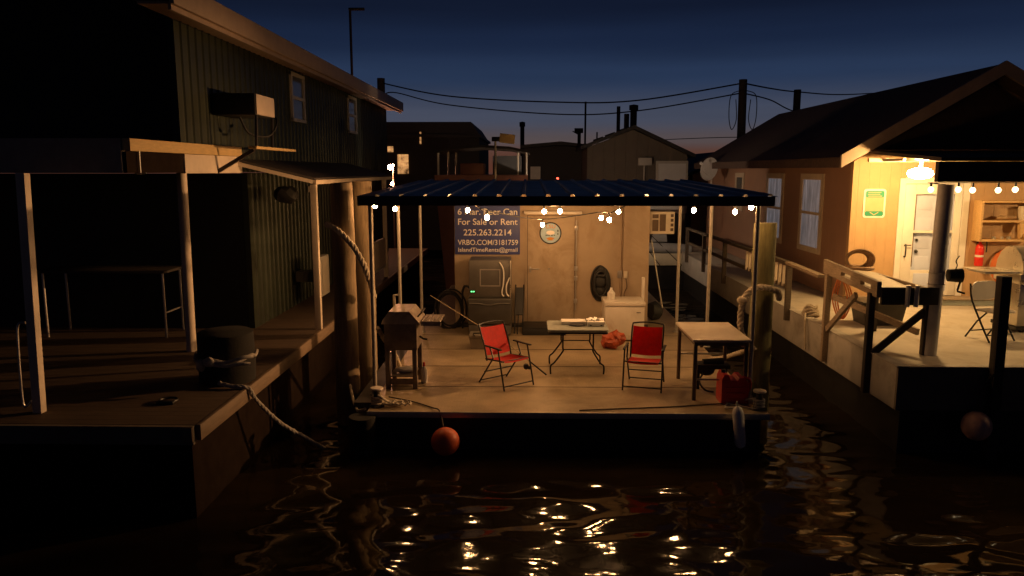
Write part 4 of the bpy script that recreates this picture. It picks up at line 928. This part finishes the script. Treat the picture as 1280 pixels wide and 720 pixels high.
tag(b.build('mooring_line', 'rope_grey'), 'grey line lying loose between the right bollard and the white fender', 'rope')
b = MB()
for j in range(5): b.tube([(p[0], p[1], p[2] + .015 * math.sin(3 * i + j)) for i, p in enumerate(ring((-2.0 + .07 * j, 10.12 - .03 * j, .575 + .008 * j), .07 + .02 * (j % 3), 'z', 18, sx=1.4, sy=.8))], .014, 7, True)
b.tube(curve([(-2.06, 10.0, .72), (-1.98, 9.98, .68), (-1.9, 10.05, .6), (-1.8, 10.0, .57)]), .018, 8)
tag(b.build('rope_heap', 'rope_pale'), 'small heap of looped rope on the front left deck corner', 'rope')
tag(MB().tube(curve([(-1.95, 10.3, .6), (-1.6, 10.2, .565), (-1.3, 9.95, .562), (-1.18, 9.81, .562), (-1.16, 9.76, .4)]), .009, 6).build('dark_line', 'rope_dark'), 'thin dark line crossing the front left deck corner', 'rope')
tag(MB().tube(curve([(.7, 9.86, .563), (1.3, 9.95, .562), (2.0, 10.05, .562), (2.7, 10.2, .565)]), .009, 6).build('dark_line', 'rope_dark'), 'thin dark line along the front right deck edge', 'rope')
tag(MB().rope(curve([(-2.62, 10.83, .62), (-2.5, 10.5, .5), (-2.35, 10.1, .47), (-2.2, 9.9, .55)]), .02).build('mooring_line', 'rope_pale'), 'pale line tied between the brown piling and the black stub', 'rope')
fe = thing('boat_fender', 'white cylindrical fender hanging off the front right deck edge', 'fender', (2.8, 9.68, .1))
b = MB(); b.tube([(2.76, 9.68, .69), (2.762, 9.68, .66), (2.77, 9.68, .6), (2.815, 9.67, .2), (2.82, 9.67, .15), (2.822, 9.67, .12)], [.02, .055, .075, .075, .06, .02], 16); b.build('body', 'fender_white', fe)
MB().tube(curve([(2.76, 9.68, .69), (2.76, 9.72, .74), (2.78, 9.85, .62)]), .01, 6).build('lanyard', 'rope_grey', fe)
ob = thing('mooring_buoy', 'round orange buoy hanging below the front edge of the houseboat', 'buoy', (-1.07, 9.45, .05))
MB().ball((-1.07, 9.5, .245), .19, (1, 1, .98), sub=3).build('float', 'orange_buoy', ob)
MB().tube([(-1.1, 9.56, .42), (-1.14, 9.72, .5)], .01, 6).build('line', 'rope_dark', ob)

# ================================================================== BACKGROUND
def house(name, label, x0, x1, y0, y1, z0, ze, xa, za, m, rm, ov=.25, zl=None):
    zl = ze if zl is None else zl
    h = thing(name, label, 'house', ((x0 + x1) / 2, (y0 + y1) / 2, 0))
    MB().prism([(x0, z0), (x1, z0), (x1, ze), (xa, za), (x0, zl)], 'y', y0, y1).build('wall', m, h)
    sl = (za - ze) / max(x1 - xa, .1); sl2 = (za - zl) / max(xa - x0, .1)
    MB().prism([(x0 - ov, zl - ov * sl2 + .02), (xa, za + .02), (x1 + ov, ze - ov * sl + .02), (x1 + ov, ze - ov * sl + .14), (xa, za + .15), (x0 - ov, zl - ov * sl2 + .14)], 'y', y0 - .3, y1 + .3).build('roof', 'dark_roof', h)
    return h
g1 = house('grey_house', 'grey board-sided gable house behind the canopy with a white door', 2.15, 5.75, 28, 36, .2, 4.3, 3.79, 5.2, 'grey_siding', 'dark_roof', zl=4.57)
MB().box(4.72, 5.7, 27.9, 27.985, 2.2, 4.0).build('door', 'dish_white', g1)
f = MB(); f.box(4.63, 4.715, 27.92, 27.99, 2.2, 4.08); f.box(5.705, 5.78, 27.92, 27.99, 2.2, 4.08); f.box(4.63, 5.78, 27.915, 27.99, 4.005, 4.09); f.build('door_trim', 'frame_white', g1)
MB().box(3.98, 4.45, 27.75, 27.99, 3.93, 4.2, .01).build('vent_box', 'frame_white', g1)
MB().tube([(4.2, 27.9, 2), (4.2, 27.9, 3.93)], .03, 8).build('pipe', 'frame_white', g1)
MB().tube([(3.79, 30, 5.1), (3.79, 30, 5.9)], .1, 10).build('flue', 'dark_structure', g1)
for i in range(3): MB().tube([(2.35 + .42 * i, 27.85, 4.78 + .16 * i), (2.7 + .42 * i, 27.85, 4.9 + .16 * i)], .06, 8).build('roof_log', 'dark_structure', g1)
g2 = house('dark_house', 'dark two-storey house with a lit window in the left background', -11, -2.15, 34, 42, .2, 5.15, -5.0, 5.18, 'dark_siding', 'dark_roof', .1)
MB().prism([(-11, 5.16), (-2.05, 5.16), (-2.5, 5.85), (-11, 5.85)], 'y', 33.9, 42).build('mansard', 'dark_roof', g2)
MB().box(-5.77, -5.29, 33.95, 33.99, 3.6, 4.45).build('window', 'lit_window', g2)
MB().box(-4.76, -4.69, 33.87, 33.89, 4.9, 5.42).build('window', 'lit_window', g2)
MB().box(-6.2, -5.95, 33.95, 33.99, 4.55, 4.8).build('window', 'lit_window', g2)
g3 = house('low_house', 'low dark house silhouette right of the grey gable house', 6.4, 10, 30, 38, .2, 3.6, 8.2, 4.4, 'tan_side', 'dark_roof')
g4 = house('low_house', 'long low dark house silhouette left of the grey gable house', -.2, 2.45, 31, 40, .2, 4.62, 1.3, 4.74, 'dark_siding', 'dark_roof', .1)
MB().box(.1, .5, 30.95, 30.99, 3.4, 3.9).build('window', 'frame_white', g4)
# boat with a hardtop behind the canopy
bt = thing('cabin_boat', 'boat with a curved hardtop and reddish hull behind the canopy roof', 'boat', (-1.2, 22.5, 0))
b = MB(); b.loft([(-2.3, 21.6, -.2), (-.2, 21.6, -.2), (-.2, 25, -.2), (-2.3, 25, -.2)], [(-2.6, 21.3, 3.62), (0, 21.3, 3.62), (0, 25.2, 3.62), (-2.6, 25.2, 3.62)]); b.build('hull', 'boat_red', bt)
MB().box(-1.9, -1.25, 21.5, 22.6, 3.62, 3.95, .03).build('console', 'boat_red', bt)
tp = [(-2.55, 4.28), (-2.1, 4.39), (-1.3, 4.45), (-.5, 4.4), (.05, 4.28), (.05, 4.22), (-.5, 4.33), (-1.3, 4.38), (-2.1, 4.32), (-2.55, 4.22)]
MB().prism(tp, 'y', 21.3, 24.2).build('hardtop', 'dark_structure', bt)
for xx, yy in ((-2.5, 21.4), (-2.3, 22.2), (-2.15, 23.0), (-.05, 21.4), (-.3, 23)): MB().tube([(xx, yy, 3.6), (xx, yy, 4.28)], .03, 8).build('post', 'frame_white', bt)
MB().box(-1.1, -.2, 24.0, 24.1, 3.6, 4.2).build('windscreen', 'window_pane_dusk', bt)
sp_ = thing('small_sign_post', 'metal pole with a small tan board rising behind the canopy', 'sign post', (-.71, 17, 0))
MB().tube([(-.72, 17.0, 3.42), (-.72, 17.0, 4.42)], .024, 8).build('pole', 'pole_white', sp_)
MB().obox((-.46, 17.02, 4.44), (.34, .03, .2), (0, R(6), R(15)), .004).build('board', 'raw_lumber', sp_)
MB().box(-.8, -.62, 16.97, 17.03, 4.38, 4.48, .006).build('head', 'black_metal', sp_)
# utility poles, flues and masts
up1 = thing('utility_pole', 'wooden utility pole with slack wire loops left of the tan roof', 'utility pole', (8.75, 32, 0))
MB().tube([(8.8, 32, -.5), (8.73, 32, 7.4)], [.19, .165], 14).build('pole', 'pole_dark', up1)
for s_ in (-1, 1):
    MB().tube(curve([(8.73 + .1 * s_, 31.85, 6.95), (8.73 + .5 * s_, 31.85, 6.75), (8.73 + .55 * s_, 31.85, 5.9), (8.73 + .42 * s_, 31.85, 5.4), (8.73 + .25 * s_, 31.85, 5.8), (8.73 + .3 * s_, 31.85, 6.6)]), .018, 6).build('wire_loop', 'wire_black', up1)
up2 = thing('utility_pole', 'short flat-topped utility pole rising behind the tan roof ridge', 'utility pole', (13, 38, 0))
MB().tube([(13, 38, -.5), (13, 38, 7.6)], [.19, .17], 14).build('pole', 'pole_dark', up2)
up3 = thing('utility_pole', 'utility pole top showing above the far end of the green house roof', 'utility pole', (-6.8, 36, 0))
MB().tube([(-6.8, 36, -.5), (-6.8, 36, 7.95)], [.2, .18], 14).build('pole', 'pole_dark', up3)
for pts, r_, lab in (([(-6.9, 36, 7.77), (-3.5, 34.5, 7.0), (1.34, 33, 6.6), (4.57, 32.4, 6.62), (8.7, 32, 7.25)], .032, 'upper black power line sagging between the left and centre utility poles'),
                 ([(-6.7, 36, 7.2), (-6.1, 36, 7.3), (-3.5, 34.5, 6.62), (1.35, 33, 6.1), (4.58, 32.4, 6.2), (8.6, 32, 6.85)], .028, 'lower black power line sagging between the left and centre utility poles'),
                 ([(8.78, 32, 7.25), (10.8, 35, 7.35), (13, 38, 7.5), (17, 42, 7.75), (24, 48, 8.6)], .032, 'upper black power line running right from the pole with wire loops'),
                 ([(8.8, 32, 6.85), (10.8, 35, 6.85), (13, 38, 6.55), (17, 42, 6.4), (24, 48, 6.9)], .028, 'lower black power line running right from the pole with wire loops'),
                 ([(2.5, 44, 5.2), (8.8, 32, 5.1), (13, 38, 4.9)], .018, 'thin low wire above the low dark house on the right')):
    tag(MB().tube(curve(pts, 10), r_, 6).build('power_line', 'wire_black'), lab, 'power line')
def mast(x, y, z0, z1, r, lab, nm='mast', cap=False, arms=False):
    m_ = thing(nm, lab, nm.replace('_', ' '), (x, y, 0)); MB().tube([(x, y, z0), (x, y, z1)], r, 10).build('pole', 'dark_structure', m_)
    if cap: MB().lathe([(0, 0), (r * 1.35, 0), (r * 1.35, .22), (0, .26)], (x, y, z1 - .12)).build('cap', 'dark_structure', m_)
    if arms:
        b = MB(); b.tube([(x - .5, y, z1 - .8), (x + .5, y, z1 - .8)], .04, 6); b.tube([(x - .35, y, z1 - .1), (x, y, z1 - .3)], .03, 6); b.box(x - .25, x + .2, y - .1, y + .1, z1 - .2, z1 + .05); b.build('arm', 'dark_structure', m_)
mast(-.3, 40, 0, 6.1, .11, 'capped dark stovepipe standing left of the gable house', 'chimney_pipe', True)
mast(2.94, 40, 0, 7.23, .05, 'tall thin antenna mast, highest of those left of the gable', 'antenna')
mast(3.55, 40, 0, 5.7, .04, 'short thin antenna mast beside the cross-armed mast', 'antenna')
mast(2.7, 41, 0, 5.9, .09, 'boat mast with a cross arm and radar box left of the gable', 'mast', False, True)
mast(4.4, 38, 0, 6.83, .09, 'plain square-topped pole rising left of the gable peak', 'pole')
mast(5.0, 37, 0, 6.7, .16, 'thick capped pole right at the gable peak', 'pole', True)
# dish
di = thing('satellite_dish', 'white satellite dish above the right end of the canopy', 'satellite dish', (5.6, 24, 3))
b = MB(); n = 20; A = []
for i in range(6): A.append([b.bm.verts.new((.36 * i / 5 * math.cos(k * 6.2832 / n), .36 * i / 5 * math.sin(k * 6.2832 / n), .09 * (i / 5) ** 2)) for k in range(n)] if i else [b.bm.verts.new((0, 0, 0))])
for k in range(n): b.bm.faces.new((A[0][0], A[1][k], A[1][(k + 1) % n]))
for i in range(1, 5):
    for k in range(n): b.bm.faces.new((A[i][k], A[i + 1][k], A[i + 1][(k + 1) % n], A[i][(k + 1) % n]))
bmesh.ops.solidify(b.bm, geom=list(b.bm.faces), thickness=.012)
bmesh.ops.transform(b.bm, matrix=Matrix.Translation((5.68, 24, 3.78)) @ Euler((R(25), R(-80), R(8))).to_matrix().to_4x4(), verts=b.bm.verts)
b.build('reflector', 'dish_white', di)
MB().tube([(5.72, 24.05, 2.0), (5.72, 24.05, 3.72)], .03, 8).build('mast', 'frame_white', di)
b = MB(); b.tube(curve([(5.66, 24, 3.55), (5.45, 23.85, 3.7), (5.32, 23.8, 3.95)]), .012, 6); b.ball((5.32, 23.8, 3.97), .05); b.build('arm', 'dish_white', di)
# boat seen through the gap on the right
tbt = thing('covered_boat', 'cream boat with a grey rolled tarp seen through the gap right of the cabin', 'boat', (4.4, 25, 0))
b = MB(); b.loft([(3.2, 24.2, -.1), (5.2, 24.2, -.1), (5.2, 27, -.1), (3.2, 27, -.1)], [(3.0, 24, .85), (5.3, 24, .85), (5.3, 27.2, .85), (3.0, 27.2, .85)]); b.build('hull', 'hull_black', tbt)
MB().box(2.98, 5.25, 23.95, 24.0, .78, 1.16, .01).build('transom', 'boat_cream', tbt)
MB().tube(curve([(2.9, 24.1, 1.3), (3.6, 24.05, 1.33), (4.5, 24.08, 1.31), (5.2, 24.1, 1.26)]), [.17] * 24 + [.1], 14).build('tarp_roll', 'tarp_grey', tbt)
b = MB(); b.box(4.05, 5.0, 25.0, 25.6, 1.2, 2.35, .06); b.build('cover', 'dark_structure', tbt)
b = MB(); b.prism([(3.95, 1.5), (4.45, 1.5), (4.4, 1.95), (4.1, 2.0)], 'y', 24.3, 24.5); b.build('seat', 'tarp_grey', tbt)
MB().box(3.3, 5.1, 25.7, 25.75, 2.45, 2.8, .01).build('windscreen', 'dish_white', tbt)
for a, b_ in (((3.3, 23.95, 1.9), (4.2, 23.9, .75)), ((3.6, 23.95, 2.0), (4.9, 23.9, .75)), ((3.2, 23.95, 1.4), (3.75, 23.9, .75))):
    MB().tube([a, b_], .014, 6).build('line', 'rope_dark', tbt)
kd = thing('crab_trap_pile', 'dark heap of gear with a slanting pale pole behind the chest freezer', 'gear', (2.75, 16, .55))
b = MB(); b.ball((2.72, 16.2, .75), .2, (1, 1, 1)).lumps(.07, 6); b.build('heap', 'rubber_dark', kd)
MB().tube([(2.6, 16.0, 2.3), (2.82, 15.7, .9)], .014, 8).build('pole', 'pole_white', kd)
wl = thing('added_fill_lamp', 'added unseen fill lamp behind the houseboat cabin brightening the boats beyond', 'lamp', (1.6, 21.1, 3.0))  # added lamp, out of view behind the cabin, to brighten the background
MB().box(1.54, 1.66, 21.0, 21.16, 2.98, 3.1, .01).build('base', 'trim_white', wl)
MB().ball((1.6, 21.2, 3.0), .08, sub=2).build('globe', 'added_fill_glow', wl)
# lamp poles
lp_ = thing('street_lamp', 'unlit tall lamp pole with a short arm behind the green house roof', 'street lamp', (-6.1, 27, 0))
MB().tube([(-6.1, 27, 0), (-6.1, 27, 9.15)], .045, 8).build('pole', 'pole_dark', lp_)
b = MB(); b.box(-6.15, -5.6, 26.95, 27.05, 9.15, 9.24, .02); b.build('lamp_head', 'pole_dark', lp_)
pk = thing('dock_lamp', 'pinkish glowing dock lamp on a thin post past the green house', 'lamp', (-4.63, 26.3, 0))
MB().tube([(-4.63, 26.3, 0), (-4.63, 26.3, 3.8)], .03, 8).build('post', 'fascia_tan', pk)
b = MB(); b.ball((-4.70, 26.2, 3.86), .09); b.ball((-4.62, 26.2, 3.92), .04); b.build('globe', 'pink_lamp', pk)
MB().ball((-4.66, 26.2, 3.3), .05).build('lower_globe', 'pink_lamp', pk)
b = MB(); b.ball((.73, 19.0, 3.55), .03)
bc = thing('beacon', 'tiny red beacon light glowing behind the canopy ridge', 'beacon', (.73, 19, 3.42)); b.build('lens', 'red_led', bc)
MB().cyl((.73, 19, 3.42), (.73, 19, 3.53), .02).build('stem', 'black_metal', bc)

# repeats of one kind share a group
GROUPS = {'mooring_pile': 'mooring piles round the houseboat', 'string_lights': 'string lights under the canopy', 'power_line': 'power lines across the sky',
          'utility_pole': 'utility poles in the background', 'mooring_buoy': 'round mooring buoys', 'thick_rope': 'thick pale mooring ropes',
          'dark_line': 'thin dark lines on the deck', 'low_house': 'low dark houses in the background', 'antenna': 'thin antenna masts', 'mooring_line': 'loose mooring lines'}
for o in bpy.data.objects:
    k_ = o.name.split('.')[0]
    if o.parent is None and k_ in GROUPS and 'group' not in o: o['group'] = GROUPS[k_]
